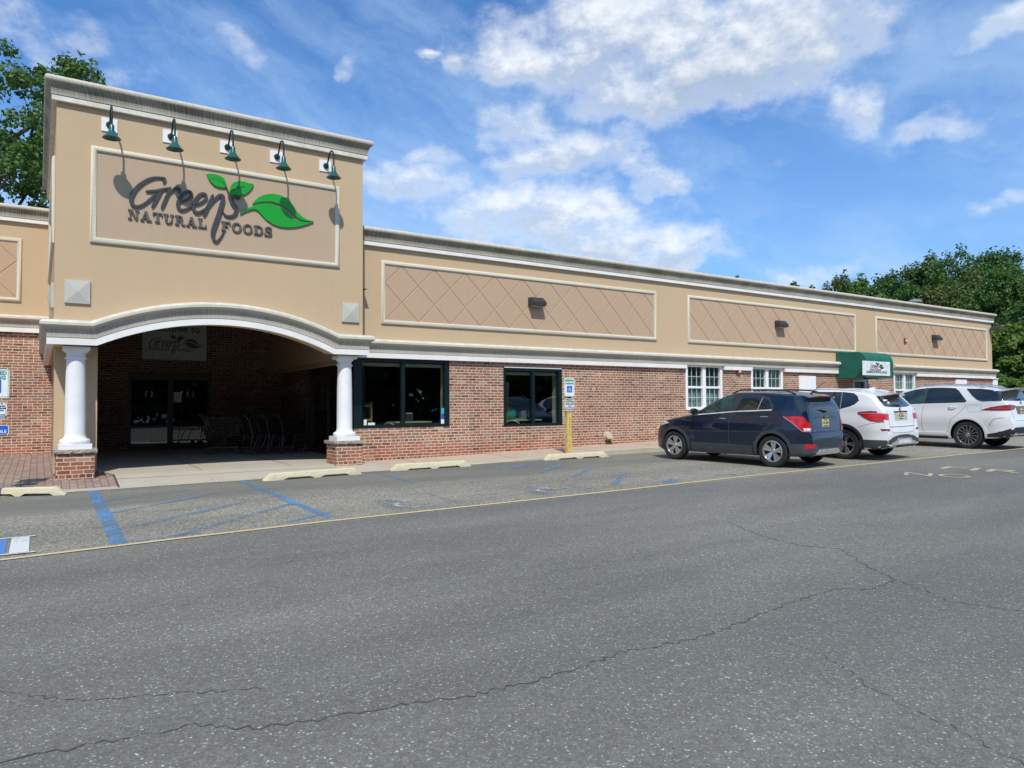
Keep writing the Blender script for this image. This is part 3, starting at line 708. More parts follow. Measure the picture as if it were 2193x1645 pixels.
# columns
def column(cx, cy, label):
    o = MB().box(cx-.26, cx+.26, cy-.26, cy+.26, .805, .90).build('column', WHT, B); tag(o, label)
    mb = MB(); prof = [(.235, .90), (.245, .915), (.25, .94), (.245, .965), (.225, .985), (.20, .99), (.19, 1.01), (.175, 1.03), (.168, 1.08), (.167, 1.5), (.163, 1.9), (.155, 2.25), (.150, 2.42), (.150, 2.44), (.175, 2.45), (.175, 2.475), (.152, 2.485), (.152, 2.54), (.16, 2.55), (.19, 2.575), (.205, 2.60)]
    mb.lathe(prof, (cx, cy, 0), 40); mb.build('shaft', WHT, o, smooth=True)
    MB().box(cx-.215, cx+.215, cy-.215, cy+.215, 2.60, 2.665).build('capital', WHT, o)
    pd = MB(); pd.box(cx-.30, cx+.30, cy-.30, cy+.30, .2, .745)
    po = pd.build('pedestal', [BRP, BRPY], o)
    for p in po.data.polygons: p.material_index = 1 if abs(p.normal.x) > .7 else 0
    cp = MB(); n = 14; r_ = random.Random(int(cx*10))
    ring = [(cx-.345+.69*i/n, cy-.345) for i in range(n)]+[(cx+.345, cy-.345+.69*i/n) for i in range(n)]+[(cx+.345-.69*i/n, cy+.345) for i in range(n)]+[(cx-.345, cy+.345-.69*i/n) for i in range(n)]
    vs = []
    for zz_, ins in ((.745, .014), (.775, 0), (.808, .012)):
        vs += [(cx+(x-cx)*(1-ins)+r_.uniform(-.008, .008), cy+(y-cy)*(1-ins)+r_.uniform(-.008, .008), zz_+(r_.uniform(-.006, .002) if zz_ < .8 else 0)) for x, y in ring]
    k = len(ring); fs = [(a*k+i, a*k+(i+1) % k, (a+1)*k+(i+1) % k, (a+1)*k+i) for a in range(2) for i in range(k)]+[tuple(range(2*k, 3*k))]
    cp.add(vs, fs); cp.build('cap_stone', concrete_mat('cap stone', (.36, .32, .27)), o)
column(.57, 15.40, 'left white porch column on brick pedestal'); column(5.68, 15.40, 'right white porch column beside the large window')

# mouldings
PC = [(0, 0), (.145, 0), (.175, -.022), (.188, -.06), (.18, -.10), (.155, -.125), (.128, -.15), (.108, -.185), (.095, -.225), (.088, -.30), (.088, -.318), (0, -.318)]
PCt = [(0, -.330), (.078, -.330), (.078, -.415), (0, -.415)]
PBt = [(0, 0), (.12, 0), (.18, -.018), (.215, -.055), (.215, -.10), (.18, -.132), (.145, -.155), (.122, -.19), (.112, -.24), (.11, -.315), (0, -.315)]
PBw = [(0, -.325), (.105, -.325), (.105, -.44), (0, -.44)]
def plan_rings(pts, z, ends=(None, None)):
    """pts in plan, outward = right-hand side of travel"""
    R = []
    for i, p in enumerate(pts):
        p = Vector(p); ns = []
        if i: d = (p-Vector(pts[i-1])).normalized(); ns.append(Vector((d.y, -d.x)))
        if i < len(pts)-1: d = (Vector(pts[i+1])-p).normalized(); ns.append(Vector((d.y, -d.x)))
        a = ns[0] if len(ns) == 1 else (ns[0]+ns[1])/(1+ns[0].dot(ns[1]))
        R.append(((p.x, p.y, z), (a.x, a.y, 0), (0, 0, 1)))
    return R
tw = [(X0, YL), (X0, YT), (X1, YT), (X1, 24)]
MB().sweep(PC, plan_rings(tw, ZT)).build('tower_cornice', CORN, B, smooth=True)
MB().sweep(PCt, plan_rings(tw, ZT)).build('tower_cornice_fillet', simple('cream fillet', (.68, .65, .55), .7), B)
wg = [(X1+.01, YW), (X2, YW), (X2, 40)]
MB().sweep(PC, plan_rings(wg, ZW)).build('wing_cornice', CORN, B, smooth=True)
MB().sweep(PCt, plan_rings(wg, ZW)).build('wing_cornice_fillet', TRIM, B)
lw = [(-14, YL), (X0-.01, YL)]
MB().sweep(PC, plan_rings(lw, 6.8)).build('wing_cornice', CORN, B, smooth=True)
MB().sweep(PCt, plan_rings(lw, 6.8)).build('wing_cornice_fillet', TRIM, B)
MB().sweep(PBt, plan_rings(lw, 3.96)).build('belt_course', BELT, B, smooth=True)
MB().sweep(PBw, plan_rings(lw, 3.96)).build('belt_fillet', TRIM, B)
# tower belt with the arch
rings = [((X0, YL-.02, ZB), (-1, 0, 0), (0, 0, 1)), ((X0, YT, ZB), (-1, -1, 0), (0, 0, 1))]
dn = 0.44
for i, (x, z, q) in enumerate(ARC):
    q2 = q*.5 if i in (0, len(ARC)-1) else q
    k = 1/math.cos(q*.5) if i in (0, len(ARC)-1) else 1
    Bv = Vector((math.sin(q2)*k, 0, math.cos(q2)*k))
    rings.append((Vector((x, YT, z))+Bv*dn, (0, -1, 0), Bv))
rings += [((X1, YT, ZB), (1, -1, 0), (0, 0, 1)), ((X1, YW+.05, ZB), (1, 0, 0), (0, 0, 1))]
MB().sweep(PBt, rings).build('arched_belt_course', BELT, B, smooth=True)
MB().sweep(PBw, rings).build('arched_belt_fillet', TRIM, B)
# wing belt: left run up to the awning, right run to the corner
axl, axr = at(1813, 790, YW-.1)[0], at(1912, 790, YW-.1)[0]
MB().sweep(PBt, plan_rings([(X1+.01, YW), (axl, YW)], ZB-.002)).build('belt_course', BELT, B, smooth=True)
MB().sweep(PBt, plan_rings([(axr, YW), (X2, YW), (X2, 40)], ZB)).build('belt_course', BELT, B, smooth=True)
for pts in ([(X1+.012, YW), (w3[0]-.02, YW)], [(w3[1]+.02, YW), (w4[0]-.02, YW)], [(w4[1]+.02, YW), (axl, YW)], [(w5[1]+.02, YW), (X2, YW), (X2, 40)]):
    MB().sweep(PBw, plan_rings(pts, ZB)).build('belt_fillet', TRIM, B)

# raised frames
FP = [(0, 0), (.022, .0), (.045, -.018), (.055, -.05), (.045, -.082), (.022, -.10), (0, -.10)]
def frame(x0, x1, z0, z1, y, name='panel_frame', parent=B):
    rg = []
    for x, z, sx, sz in ((x0, z1, -1, 1), (x1, z1, 1, 1), (x1, z0, 1, -1), (x0, z0, -1, -1)):
        rg.append(((x, y, z), (0, -1, 0), (sx, 0, sz)))
    return MB().sweep(FP, rg, closed=True).build(name, FRMM, parent, smooth=True)
def clip(poly, a, b_, keep):
    out_ = []
    for i in range(len(poly)):
        p, q = poly[i], poly[(i+1) % len(poly)]
        ip, iq = (p[a]-b_)*keep >= 0, (q[a]-b_)*keep >= 0
        if ip: out_.append(p)
        if ip != iq:
            t_ = (b_-p[a])/(q[a]-p[a]); out_.append((p[0]+(q[0]-p[0])*t_, p[1]+(q[1]-p[1])*t_))
    return out_
def diamonds(x0, x1, z0, z1, y, nx):
    """raised diamond tiles with open grooves between them"""
    Wd = (x1-x0)/nx; Hd = (z1-z0)/1.5; mb = MB(); g = .017; th = .011
    mb.quad((x0, y-.004, z0), (x1, y-.004, z0), (x1, y-.004, z1), (x0, y-.004, z1))
    for i in range(-1, 2*nx+2):
        for j in range(-1, 5):
            if (i+j) % 2: continue
            cx = x0+i*Wd/2; cz = z1-j*Hd/2
            s = 1-g/(Wd*Hd/2/math.hypot(Wd/2, Hd/2)/1)
            poly = [(cx-Wd/2*s, cz), (cx, cz-Hd/2*s), (cx+Wd/2*s, cz), (cx, cz+Hd/2*s)]
            for a, b_, k in ((0, x0, 1), (0, x1, -1), (1, z0, 1), (1, z1, -1)):
                if poly: poly = clip(poly, a, b_, k)
            if len(poly) < 3: continue
            n = len(poly); c_ = (sum(p[0] for p in poly)/n, sum(p[1] for p in poly)/n)
            inn = [(c_[0]+(p[0]-c_[0])*.975, c_[1]+(p[1]-c_[1])*.975) for p in poly]
            vs = [(p[0], y-.004, p[1]) for p in poly]+[(p[0], y-.004-th, p[1]) for p in inn]
            mb.add(vs, [tuple(range(n, 2*n))]+[(k, (k+1) % n, (k+1) % n+n, k+n) for k in range(n)])
    return mb.build('diamond_panel', STP, B)
PZ0, PZ1 = 3.4988, 5.0087
for a, b_ in ((6.7357, 15.6925), (17.0439, 26.2691), (27.6388, 36.9407)):
    frame(a, b_, PZ0, PZ1, YW); diamonds(a+.09, b_-.09, PZ0+.09, PZ1-.09, YW, 10)
frame(-9.5, -.4, 4.31, 5.96, YL); diamonds(-9.41, -.49, 4.40, 5.87, YL, 9)
frame(.753, 5.4669, 4.5754, 6.365, YT, 'sign_frame')
MB().box(.753+.08, 5.4669-.08, YT-.012, YT+.05, 4.5754+.08, 6.365-.08).build('sign_field', STG, B)
# edge-on frame and ornament on the tower's left side
mb = MB(); rg = []
for y, z, sy, sz in ((15.9, 6.3, -1, 1), (21.4, 6.3, 1, 1), (21.4, 4.65, 1, -1), (15.9, 4.65, -1, -1)): rg.append(((X0, y, z), (-1, 0, 0), (0, sy, sz)))
mb.sweep(FP, rg, closed=True); mb.build('side_frame', FRMM, B, smooth=True)
ORN = mould_mat('ornament stone', (.58, .57, .49), (.26, .27, .22), .45, 0, .3)
def pyramid(x0, x1, z0, z1, y):
    mb = MB(); cx, cz = (x0+x1)/2, (z0+z1)/2
    mb.add([(x0, y, z0), (x1, y, z0), (x1, y, z1), (x0, y, z1), (x0, y-.04, z0), (x1, y-.04, z0), (x1, y-.04, z1), (x0, y-.04, z1), (cx, y-.075, cz)],
           [(0, 1, 5, 4), (1, 2, 6, 5), (2, 3, 7, 6), (3, 0, 4, 7), (4, 5, 8), (5, 6, 8), (6, 7, 8), (7, 4, 8)]); return mb
for (a, b_) in (((138, 601), (193, 650)), ((731.5, 650), (768, 690))):
    p0 = at(a[0], (a[1]+b_[1])/2, YT); p1 = at(b_[0], (a[1]+b_[1])/2, YT); zc = (p0[2]+p1[2])/2
    pyramid(p0[0], p1[0], zc-.21, zc+.21, YT).build('pyramid_ornament', ORN, B)
zc_ = zc
mb = MB(); mb.add([(X0, 15.5, zc-.23), (X0, 16, zc-.23), (X0, 16, zc+.23), (X0, 15.5, zc+.23), (X0-.04, 15.5, zc-.23), (X0-.04, 16, zc-.23), (X0-.04, 16, zc+.23), (X0-.04, 15.5, zc+.23), (X0-.1, 15.75, zc)],
       [(0, 1, 5, 4), (1, 2, 6, 5), (2, 3, 7, 6), (3, 0, 4, 7), (4, 5, 8), (5, 6, 8), (6, 7, 8), (7, 4, 8)]); mb.build('pyramid_ornament', ORN, B)

# ------------------------------------------------------------------ windows and doors (parts of the building)
def store_window(x0, x1, z0, z1, mx, fr, right, label):
    o = MB(); y0, y1 = YW+.0, YW+.11
    o.box(x0, x0+fr, y0, y1, z0, z1); o.box(x1-right, x1, y0, y1, z0, z1); o.box(x0+fr, x1-right, y0+.004, y1, z0, z0+.075); o.box(x0+fr, x1-right, y0+.004, y1, z1-.075, z1)
    o.box(mx-.045, mx+.045, y0+.006, y1-.01, z0+.075, z1-.075)
    w = tag(o.build('window', GRNF, B), label)
    for a, b_ in ((x0+fr, mx-.045), (mx+.045, x1-right)):
        ya2, yb2 = YW+.052+(a-x0)*.013, YW+.052+(b_-x0)*.013
        MB().quad((a, ya2, z0+.075), (b_, yb2, z0+.075), (b_, yb2, z1-.075), (a, ya2, z1-.075)).build('pane', GLS, w, fix=False)
    j = MB(); yy = YW+.42
    j.box(x1-.03, x1+.02, YW+.115, yy, z0, z1); j.box(x0-.02, x0+.03, YW+.115, yy, z0, z1); j.box(x0+.03, x1-.03, YW+.115, yy, z1-.17, z1-.10); j.box(x0+.03, x1-.03, YW+.115, yy, z0-.01, z0+.035)
    j.build('reveal', CREAM, w); return w
wA = store_window(w1[0], w1[1], w1[2], w1[3], at(864, 850, YW)[0], .21, .13, 'large two pane shop window')
wB = store_window(w2[0], w2[1], w2[2], w2[3], at(1143, 850, YW)[0], .075, .11, 'smaller two pane shop window')
mb = MB(); mb.box(w2[0]+.02, w2[1]-.02, YW-.02, YW+.02, w2[3], w2[3]+.03); mb.build('lintel_strip', TRIM, B)
def sash_window(x0, x1, z0, z1, back, low=SCRN):
    o = MB(); f = .10; m_ = (x0+x1)/2; y0, y1 = YW-.015, YW+.09
    o.box(x0, x0+f, y0, y1, z0, z1); o.box(x1-f, x1, y0, y1, z0, z1); o.box(x0+f, x1-f, y0+.003, y1, z1-f*.8, z1); o.box(x0+f, x1-f, y0-.02, y1, z0, z0+f); o.box(m_-.075, m_+.075, y0+.005, y1, z0+f, z1-f*.8)
    zc = (z0+z1)/2; o.box(x0+f, m_-.075, y0+.02, y1, zc-.035, zc+.035); o.box(m_+.075, x1-f, y0+.02, y1, zc-.035, zc+.035)
    w = o.build('window', VINYL, B)
    mu = MB()
    for a, b_ in ((x0+f, m_-.075), (m_+.075, x1-f)):
        for lo_, hi_ in ((z0+f, zc-.035), (zc+.035, z1-f*.8)):
            for k in (1, 2): xx = a+(b_-a)*k/3; mu.box(xx-.008, xx+.008, YW+.035, YW+.05, lo_, hi_)
            zz_ = (lo_+hi_)/2; mu.box(a, b_, YW+.033, YW+.052, zz_-.009, zz_+.009)
    mu.build('glazing_bars', simple('bar paint', (.5, .55, .53), .5), w)
    for a, b_ in ((x0+f, m_-.075), (m_+.075, x1-f)):
        MB().quad((a, YW+.056, z0+f), (b_, YW+.056, z0+f), (b_, YW+.056, z1-f*.8), (a, YW+.056, z1-f*.8)).build('pane', GLO, w, fix=False)
    bk = MB(); bk.box(x0+f, x1-f, YW+.13, YW+.15, zc, z1-.05); bk.build('blind', back, w)
    bk = MB(); bk.box(x0+f, x1-f, YW+.12, YW+.14, z0+.03, zc-.01); bk.build('screen', low, w)
sash_window(*w3, BLIND); sash_window(*w4, BLIND); 
sash_window(*w5, CURT, CURT)
mb = MB(); mb.box(dr[0], dr[0]+.12, YW-.01, YW+.1, dr[2], dr[3]); mb.box(dr[1]-.12, dr[1], YW-.01, YW+.1, dr[2], dr[3]); mb.box(dr[0]+.12, dr[1]-.12, YW-.005, YW+.1, dr[3]-.1, dr[3])
d_ = mb.build('office_door', GREYF, B)
MB().box(dr[0]+.12, dr[1]-.12, YW+.06, YW+.1, dr[2], dr[3]-.1).build('door_leaf', simple('navy door', (.008, .01, .03), .4), d_)
MB().box(wz(1710.5, 820)[0], wz(1746, 820)[0], YW-.03, YW, 1.55, wz(1728, 805)[1]).build('access_panel', VINYL, B)
MB().box(wz(2045, 815)[0], wz(2068, 815)[0], YW-.05, YW, 2.0, wz(2056, 813.5)[1]).build('meter_cover', VINYL, B)
# rear entrance doors in the porch
mb = MB(); y0, y1 = YL+.0, YL+.12; xm = (dxa+dxb)/2; f = .10
zf = .38
mb.box(dxa, dxa+f, y0, y1, zf, DZ); mb.box(dxb-f, dxb, y0, y1, zf, DZ); mb.box(dxa+f, dxb-f, y0+.003, y1, DZ-.2, DZ); mb.box(dxa+f, dxb-f, y0+.003, y1, zf, zf+.12)
for k in (2,): xx = dxa+(dxb-dxa)*k/4; mb.box(xx-.07, xx+.07, y0+.005, y1-.01, zf+.12, DZ-.2)
d_ = tag(mb.build('entrance_door', BLKF, B), 'dark glazed sliding entrance doors in the shaded porch')
for k in range(2):
    xa, xb_ = dxa+(dxb-dxa)*k/2+.07, dxa+(dxb-dxa)*(k+1)/2-.07
    xa, xb_ = max(xa, dxa+f), min(xb_, dxb-f); MB().quad((xa, YL+.055, zf+.12), (xb_, YL+.055, zf+.12), (xb_, YL+.055, DZ-.2), (xa, YL+.055, DZ-.2)).build('pane', GLP, d_, fix=False)
for px, py in ((319, 844), (408.5, 844)):
    p = at(px, py, YL+.03); r = .085
    for sx in (-1, 1):
        st = MB()
        for a0, a1 in ((-70, 70),):
            pts = [(p[0]+sx*r*math.cos(math.radians(a)), p[2]+r*math.sin(math.radians(a))) for a in range(-62, 63, 12)]
            for a, b_ in zip(pts, pts[1:]): st.bar((a[0], YL+.045, a[1]), (b_[0], YL+.045, b_[1]), .035, .004, up=(0, 1, 0))
        st.build('door_sticker', PAPER, d_)
for (pa, pb) in (((372, 840), (389, 862)), ((346, 887), (357, 896))):
    p = at(*pa, YL+.05); q = at(*pb, YL+.05); MB().box(p[0], q[0], YL+.044, YL+.05, q[2], p[2]).build('door_notice', PAPER, d_)
# glazed vestibule side with a door at the right of the porch
mb = MB(); fx0, fx1 = PXR-.02, PXR+.09; ya, yz = YW+.12, yb
fr = [ya, ya+.12, ya+1.2, ya+1.3, (ya+yz)/2+.5, (ya+yz)/2+.6, yz-.14, yz]
mb.box(fx0, fx1, ya, ya+.1, .3, 2.6); mb.box(fx0, fx1, yz-.1, yz, .3, 2.6); mb.box(fx0+.003, fx1, ya+.1, yz-.1, 2.45, 2.6); mb.box(fx0+.003, fx1, ya+.1, yz-.1, .3, .42)
for yy in (ya+1.25, ya+2.4): mb.box(fx0+.005, fx1-.01, yy-.05, yy+.05, .42, 2.45)
sd = tag(mb.build('side_door', BLKF, B), 'dark glazed side doors of the porch')
MB().quad((PXR+.02, ya+.1, .42), (PXR+.02, yz-.1, .42), (PXR+.02, yz-.1, 2.45), (PXR+.02, ya+.1, 2.45)).build('pane', GLP, sd, fix=False)
p0 = zx(681, 800, PXR)[0]; p1 = zx(696, 800, PXR)[0]
MB().box(PXR+.06, PXR+.07, p1, p0, 1.45, 2.3).build('poster', POST1, sd); MB().box(PXR+.06, PXR+.07, p1, p0, .55, 1.42).build('poster', POST2, sd)
tag(MB().box(PXR+.3, PXR+.75, 16.6, 17.0, .3, 1.1).build('waste_bin', BLUE), 'blue bin standing inside the porch side door', 'bin')
# interior shell behind the shop windows
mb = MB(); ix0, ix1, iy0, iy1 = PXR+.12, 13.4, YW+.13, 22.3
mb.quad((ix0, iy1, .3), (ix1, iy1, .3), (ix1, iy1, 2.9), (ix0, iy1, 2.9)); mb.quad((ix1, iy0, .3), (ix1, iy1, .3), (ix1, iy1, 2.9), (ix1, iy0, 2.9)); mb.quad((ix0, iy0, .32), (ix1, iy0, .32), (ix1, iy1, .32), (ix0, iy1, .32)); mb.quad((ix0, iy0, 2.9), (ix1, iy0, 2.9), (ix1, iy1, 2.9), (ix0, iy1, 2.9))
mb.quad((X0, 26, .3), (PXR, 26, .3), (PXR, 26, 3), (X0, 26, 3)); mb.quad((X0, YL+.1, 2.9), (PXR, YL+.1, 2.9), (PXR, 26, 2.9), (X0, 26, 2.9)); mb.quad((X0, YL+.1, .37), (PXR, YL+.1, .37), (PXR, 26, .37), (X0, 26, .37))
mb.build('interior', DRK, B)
# ------------------------------------------------------------------ shop logo, traced in the plane of the sign
SY = YT-.012
LO = at(200+600/3.916, 220+860/3.916, SY)
def LC(zx_, zy_):
    p = at(200+zx_/3.916, 220+zy_/3.916, SY); return (p[0]-LO[0], p[2]-LO[2])
def zw2m(zx_, zy_): 
    a = LC(zx_-10, zy_); b_ = LC(zx_+10, zy_); return abs(b_[0]-a[0])/20
SCR = [  # centre lines with widths of the script strokes
 [(588,668,20),(598,648,26),(590,636,24),(560,631,16),(520,630,20),(470,642,27),(420,668,30),(370,707,35),(337,750,38),(316,800,40),(322,845,38),(350,872,30),(395,866,24),(440,840,22),(478,808,24),(520,772,16)],
 [(442,745,12),(480,743,20),(530,740,24),(575,729,22),(612,722,18),(640,718,12)],
 [(570,735,22),(548,775,28),(520,825,30),(500,862,26),(492,874,18)],
 [(640,720,26),(622,770,28),(598,825,30),(580,868,28),(572,886,18)],
 [(604,800,14),(640,752,20),(680,724,24),(708,720,28),(724,738,26),(718,756,16)],
 [(715,832,14),(760,826,18),(806,800,20),(824,772,24),(808,748,24),(774,752,26),(733,790,30),(710,838,34),(712,882,32),(740,903,26),(788,890,18),(828,862,14)],
 [(842,856,14),(886,846,18),(930,818,20),(945,790,24),(928,766,24),(893,772,26),(858,810,30),(836,858,34),(842,905,30),(870,925,26),(912,908,18),(948,880,12)],
 [(998,782,24),(978,830,30),(952,890,32),(930,938,28),(924,950,16)],
 [(952,895,12),(998,832,20),(1045,785,26),(1078,783,34),(1084,818,38),(1068,880,40),(1043,960,42),(1014,1040,42),(1000,1098,38),(1006,1145,30),(1026,1168,22),(1052,1148,16),(1076,1112,12),(1092,1082,10)],
 [(1222,790,24),(1214,806,22),(1195,795,18),(1166,800,24),(1152,822,30),(1166,852,34),(1190,885,36),(1194,922,34),(1166,952,28),(1122,955,22),(1094,936,16),(1082,908,10)],
 [(1112,718,8),(1124,745,10),(1134,775,10),(1130,800,6)]]
def catmull(P, n=5):
    P = [P[0]]+P+[P[-1]]; out_ = []
    for i in range(1, len(P)-2):
        p0, p1, p2, p3 = [np.array(P[j], float) for j in (i-1, i, i+1, i+2)]
        for k in range(n):
            s = k/n; out_.append(.5*((2*p1)+(-p0+p2)*s+(2*p0-5*p1+4*p2-p3)*s*s+(-p0+3*p1-3*p2+p3)*s**3))
    out_.append(np.array(P[-2], float)); return out_
def slab_glyphs(s):
    """heavy slab-serif capitals as convex pieces in a unit-high box; returns pieces and width"""
    T, th, sf = .24, .115, .13
    R = lambda x0, x1, y0, y1: [(x0, y0), (x1, y0), (x1, y1), (x0, y1)]
    def arc(cx, cy, rx, ry, a0, a1, tx, ty, n=10):
        out_ = []
        A = np.linspace(math.radians(a0), math.radians(a1), n+1)
        for a, b_ in zip(A, A[1:]):
            out_.append([(cx+rx*math.cos(a), cy+ry*math.sin(a)), (cx+rx*math.cos(b_), cy+ry*math.sin(b_)), (cx+(rx-tx)*math.cos(b_), cy+(ry-ty)*math.sin(b_)), (cx+(rx-tx)*math.cos(a), cy+(ry-ty)*math.sin(a))])
        return out_
    stem = lambda x, w=.12: [R(x, x+T, sf*.5, 1-sf*.5), R(x-w*.8, x+T+w*.8, 0, sf), R(x-w*.8, x+T+w*.8, 1-sf, 1)]
    if s == 'N': return [R(.14, .26, sf, 1-sf*.5), R(0, .36, 0, sf), R(0, .3, 1-sf, 1), R(.80, .92, sf*.5, 1-sf), R(.68, 1.06, 1-sf, 1), [(.12, 1), (.40, 1), (.92, 0), (.68, 0)]], 1.06
    if s == 'A': return [[(.12, sf*.5), (.24, sf*.5), (.56, 1), (.44, 1)], [(.40, 1), (.66, 1), (.98, sf*.5), (.70, sf*.5)], R(.27, .78, .27, .38), R(0, .36, 0, sf), R(.58, 1.1, 0, sf)], 1.1
    if s == 'T': return [R(.36, .36+T, sf*.5, .95), R(.24, .72, 0, sf), R(0, .96, 1-sf, 1), R(0, .11, .68, 1-sf*.5), R(.85, .96, .68, 1-sf*.5)], .96
    if s == 'U': return [R(.12, .12+T, .35, 1-sf*.5), R(0, .48, 1-sf, 1), R(.78, .89, .35, 1-sf*.5), R(.66, 1.02, 1-sf, 1)]+arc(.505, .36, .385, .38, 180, 360, .17, .14), 1.02
    if s == 'R': return stem(.12)+arc(.50, .73, .32, .27, -90, 90, .2, .115)+[R(.3, .52, .885, 1), R(.3, .52, .46, .56), [(.46, .5), (.66, .5), (.94, sf*.5), (.70, 0)], R(.72, 1.06, 0, sf)], 1.06
    if s == 'L': return stem(.12)+[R(.3, .9, 0, sf), R(.79, .9, 0, .36)], .92
    if s == 'F': return stem(.12)+[R(.3, .9, 1-sf, 1), R(.79, .9, .66, 1), R(.3, .62, .46, .56), R(.56, .65, .36, .66)], .92
    if s == 'O': return arc(.5, .5, .5, .52, 0, 360, .235, .12, 22), 1.0
    if s == 'D': return stem(.12)+arc(.48, .5, .5, .5, -90, 90, .235, .125, 12)+[R(.3, .5, 0, .12), R(.3, .5, .88, 1)], .98
    if s == 'S': return arc(.42, .74, .36, .28, 20, 180, .15, .115)+arc(.42, .74, .36, .28, 180, 270, .19, .16, 6)+arc(.42, .28, .40, .30, -160, 0, .16, .12)+arc(.42, .28, .40, .30, 0, 90, .21, .17, 6)+[R(.66, .77, .66, 1), R(.02, .13, 0, .34)], .84
    return [], .5
LEAF1 = [(947,602),(975,600),(1010,603),(1050,612),(1085,632),(1105,660),(1118,708),(1090,715),(1050,712),(1010,695),(980,665),(960,635)]
LEAF2 = [(1136,772),(1142,725),(1155,690),(1180,668),(1215,660),(1260,664),(1300,678),(1341,684),(1328,718),(1300,750),(1265,772),(1225,781),(1180,778)]
BIGU = [(1332,850),(1352,822),(1380,798),(1420,778),(1465,768),(1515,768),(1565,779),(1610,800),(1650,835),(1680,880),(1705,920),(1750,962),(1800,988),(1843,998),(1790,996),(1735,984),(1690,955),(1640,912),(1590,872),(1540,846),(1480,832),(1420,832),(1370,840)]
BIGL = [(1228,936),(1245,915),(1275,895),(1320,875),(1380,856),(1440,847),(1490,852),(1545,872),(1600,910),(1650,955),(1690,984),(1735,1000),(1790,1008),(1843,1000),(1800,1018),(1750,1034),(1690,1046),(1620,1050),(1560,1042),(1500,1020),(1450,985),(1410,945),(1375,905),(1345,893),(1310,900),(1270,916)]
V1 = [(985,640,3),(1040,648,6),(1080,670,7),(1110,700,6),(1126,745,9),(1132,775,7)]; V2 = [(1136,765,6),(1160,738,7),(1205,716,6),(1262,706,3)]
def logo(name_o, origin, scale, M3, parent, mats, depth=.035, words=True):
    """M3: function (u, v, d) -> world; d = depth out of the surface"""
    mk = MB(); lv = MB(); ed = MB(); vn = MB(); dd = [0]
    def cc(p): u, v = LC(*p[:2]); return u*scale, v*scale
    def emit(mb, poly, z0, z1):
        dd[0] += 1; e = (dd[0] % 7)*.0006; n = len(poly)
        if sum(a[0]*b_[1]-b_[0]*a[1] for a, b_ in zip(poly, poly[1:]+poly[:1])) < 0: poly = poly[::-1]
        mb.add([M3(u, v, z0) for u, v in poly]+[M3(u, v, z1+e) for u, v in poly], [tuple(range(n, 2*n))]+[(k, (k+1) % n, (k+1) % n+n, k+n) for k in range(n)])
    for st in SCR:
        P = catmull(st); pts = [Vector(cc(p)) for p in P]; wd = [max(p[2], 4)*zw2m(*p[:2])*scale*.455 for p in P]
        L, Rr = [], []
        for i, p in enumerate(pts):
            d = (pts[min(i+1, len(pts)-1)]-pts[max(i-1, 0)]).normalized(); nrm = Vector((-d.y, d.x)); L.append(p+nrm*wd[i]); Rr.append(p-nrm*wd[i])
        dd[0] += 1; e = (dd[0] % 7)*.0008
        n = len(pts); vs = []
        for i in range(n): vs += [M3(L[i].x, L[i].y, 0), M3(L[i].x, L[i].y, depth+e), M3(Rr[i].x, Rr[i].y, depth+e), M3(Rr[i].x, Rr[i].y, 0)]
        fs = []
        for i in range(n-1):
            a, b_ = i*4, (i+1)*4; fs += [(a, b_, b_+1, a+1), (a+1, b_+1, b_+2, a+2), (a+2, b_+2, b_+3, a+3)]
        fs += [(0, 1, 2, 3), ((n-1)*4+3, (n-1)*4+2, (n-1)*4+1, (n-1)*4)]
        mk.add(vs, fs)
        for i in (0, n-1):     # round stroke ends
            emit(mk, [(pts[i].x+wd[i]*math.cos(a), pts[i].y+wd[i]*math.sin(a)) for a in np.linspace(0, 2*math.pi, 11)[:-1]], 0, depth+e)
    mk.build('script_lettering', mats[0], parent)
    for pl_ in (LEAF1, LEAF2, BIGU, BIGL):
        poly = [cc(p) for p in pl_]; emit(lv, poly, 0, depth)
    lv.build('leaf_emblem', mats[1], parent)
    for ln in (V1, V2):
        pts = [Vector(cc(p)) for p in ln]
        for (a, b_), p in zip(zip(pts, pts[1:]), ln):
            w = max(p[2], 3)*zw2m(*p[:2])*scale*.5; d = (b_-a).normalized(); nr = Vector((-d.y, d.x))*w
            emit(vn, [tuple(a-nr), tuple(b_-nr), tuple(b_+nr), tuple(a+nr)], 0, depth+.004)
    vn.build('leaf_vein', mats[0], parent)
    if words:
        for word, a, b_, top in (('NATURAL', (290, 975), (948, 1056), (290, 893)), ('FOODS', (1070, 1072), (1498, 1122), (1070, 993))):
            lt = MB(); u0, v0 = cc(a); u1, v1 = cc(b_); ht = cc(top)[1]-v0
            gl = [slab_glyphs(ch) for ch in word]; gap = .12; tot = sum(g[1] for g in gl)+gap*(len(gl)-1); sc_ = (u1-u0)/tot; x = 0
            for g, wdt in gl:
                for poly in g: emit(lt, [(u0+(x+px_)*sc_, v0+(v1-v0)*0+py_*ht) for px_, py_ in poly], 0, depth*.9)
                x += wdt+gap
            lt.build('slab_lettering', mats[2], parent)
sg = thing('shop_sign', (LO[0], YT-.02, LO[2]), "Green's Natural Foods sign of charcoal script and bright green leaves high on the tower".replace("Green's Natural Foods sign of", 'Large raised shop name in'), 'sign')
logo('sign', None, 1.0, lambda u, v, d: (LO[0]+u, SY-d, LO[2]+v), sg, (SGND, SGNG, LSTR), .035)
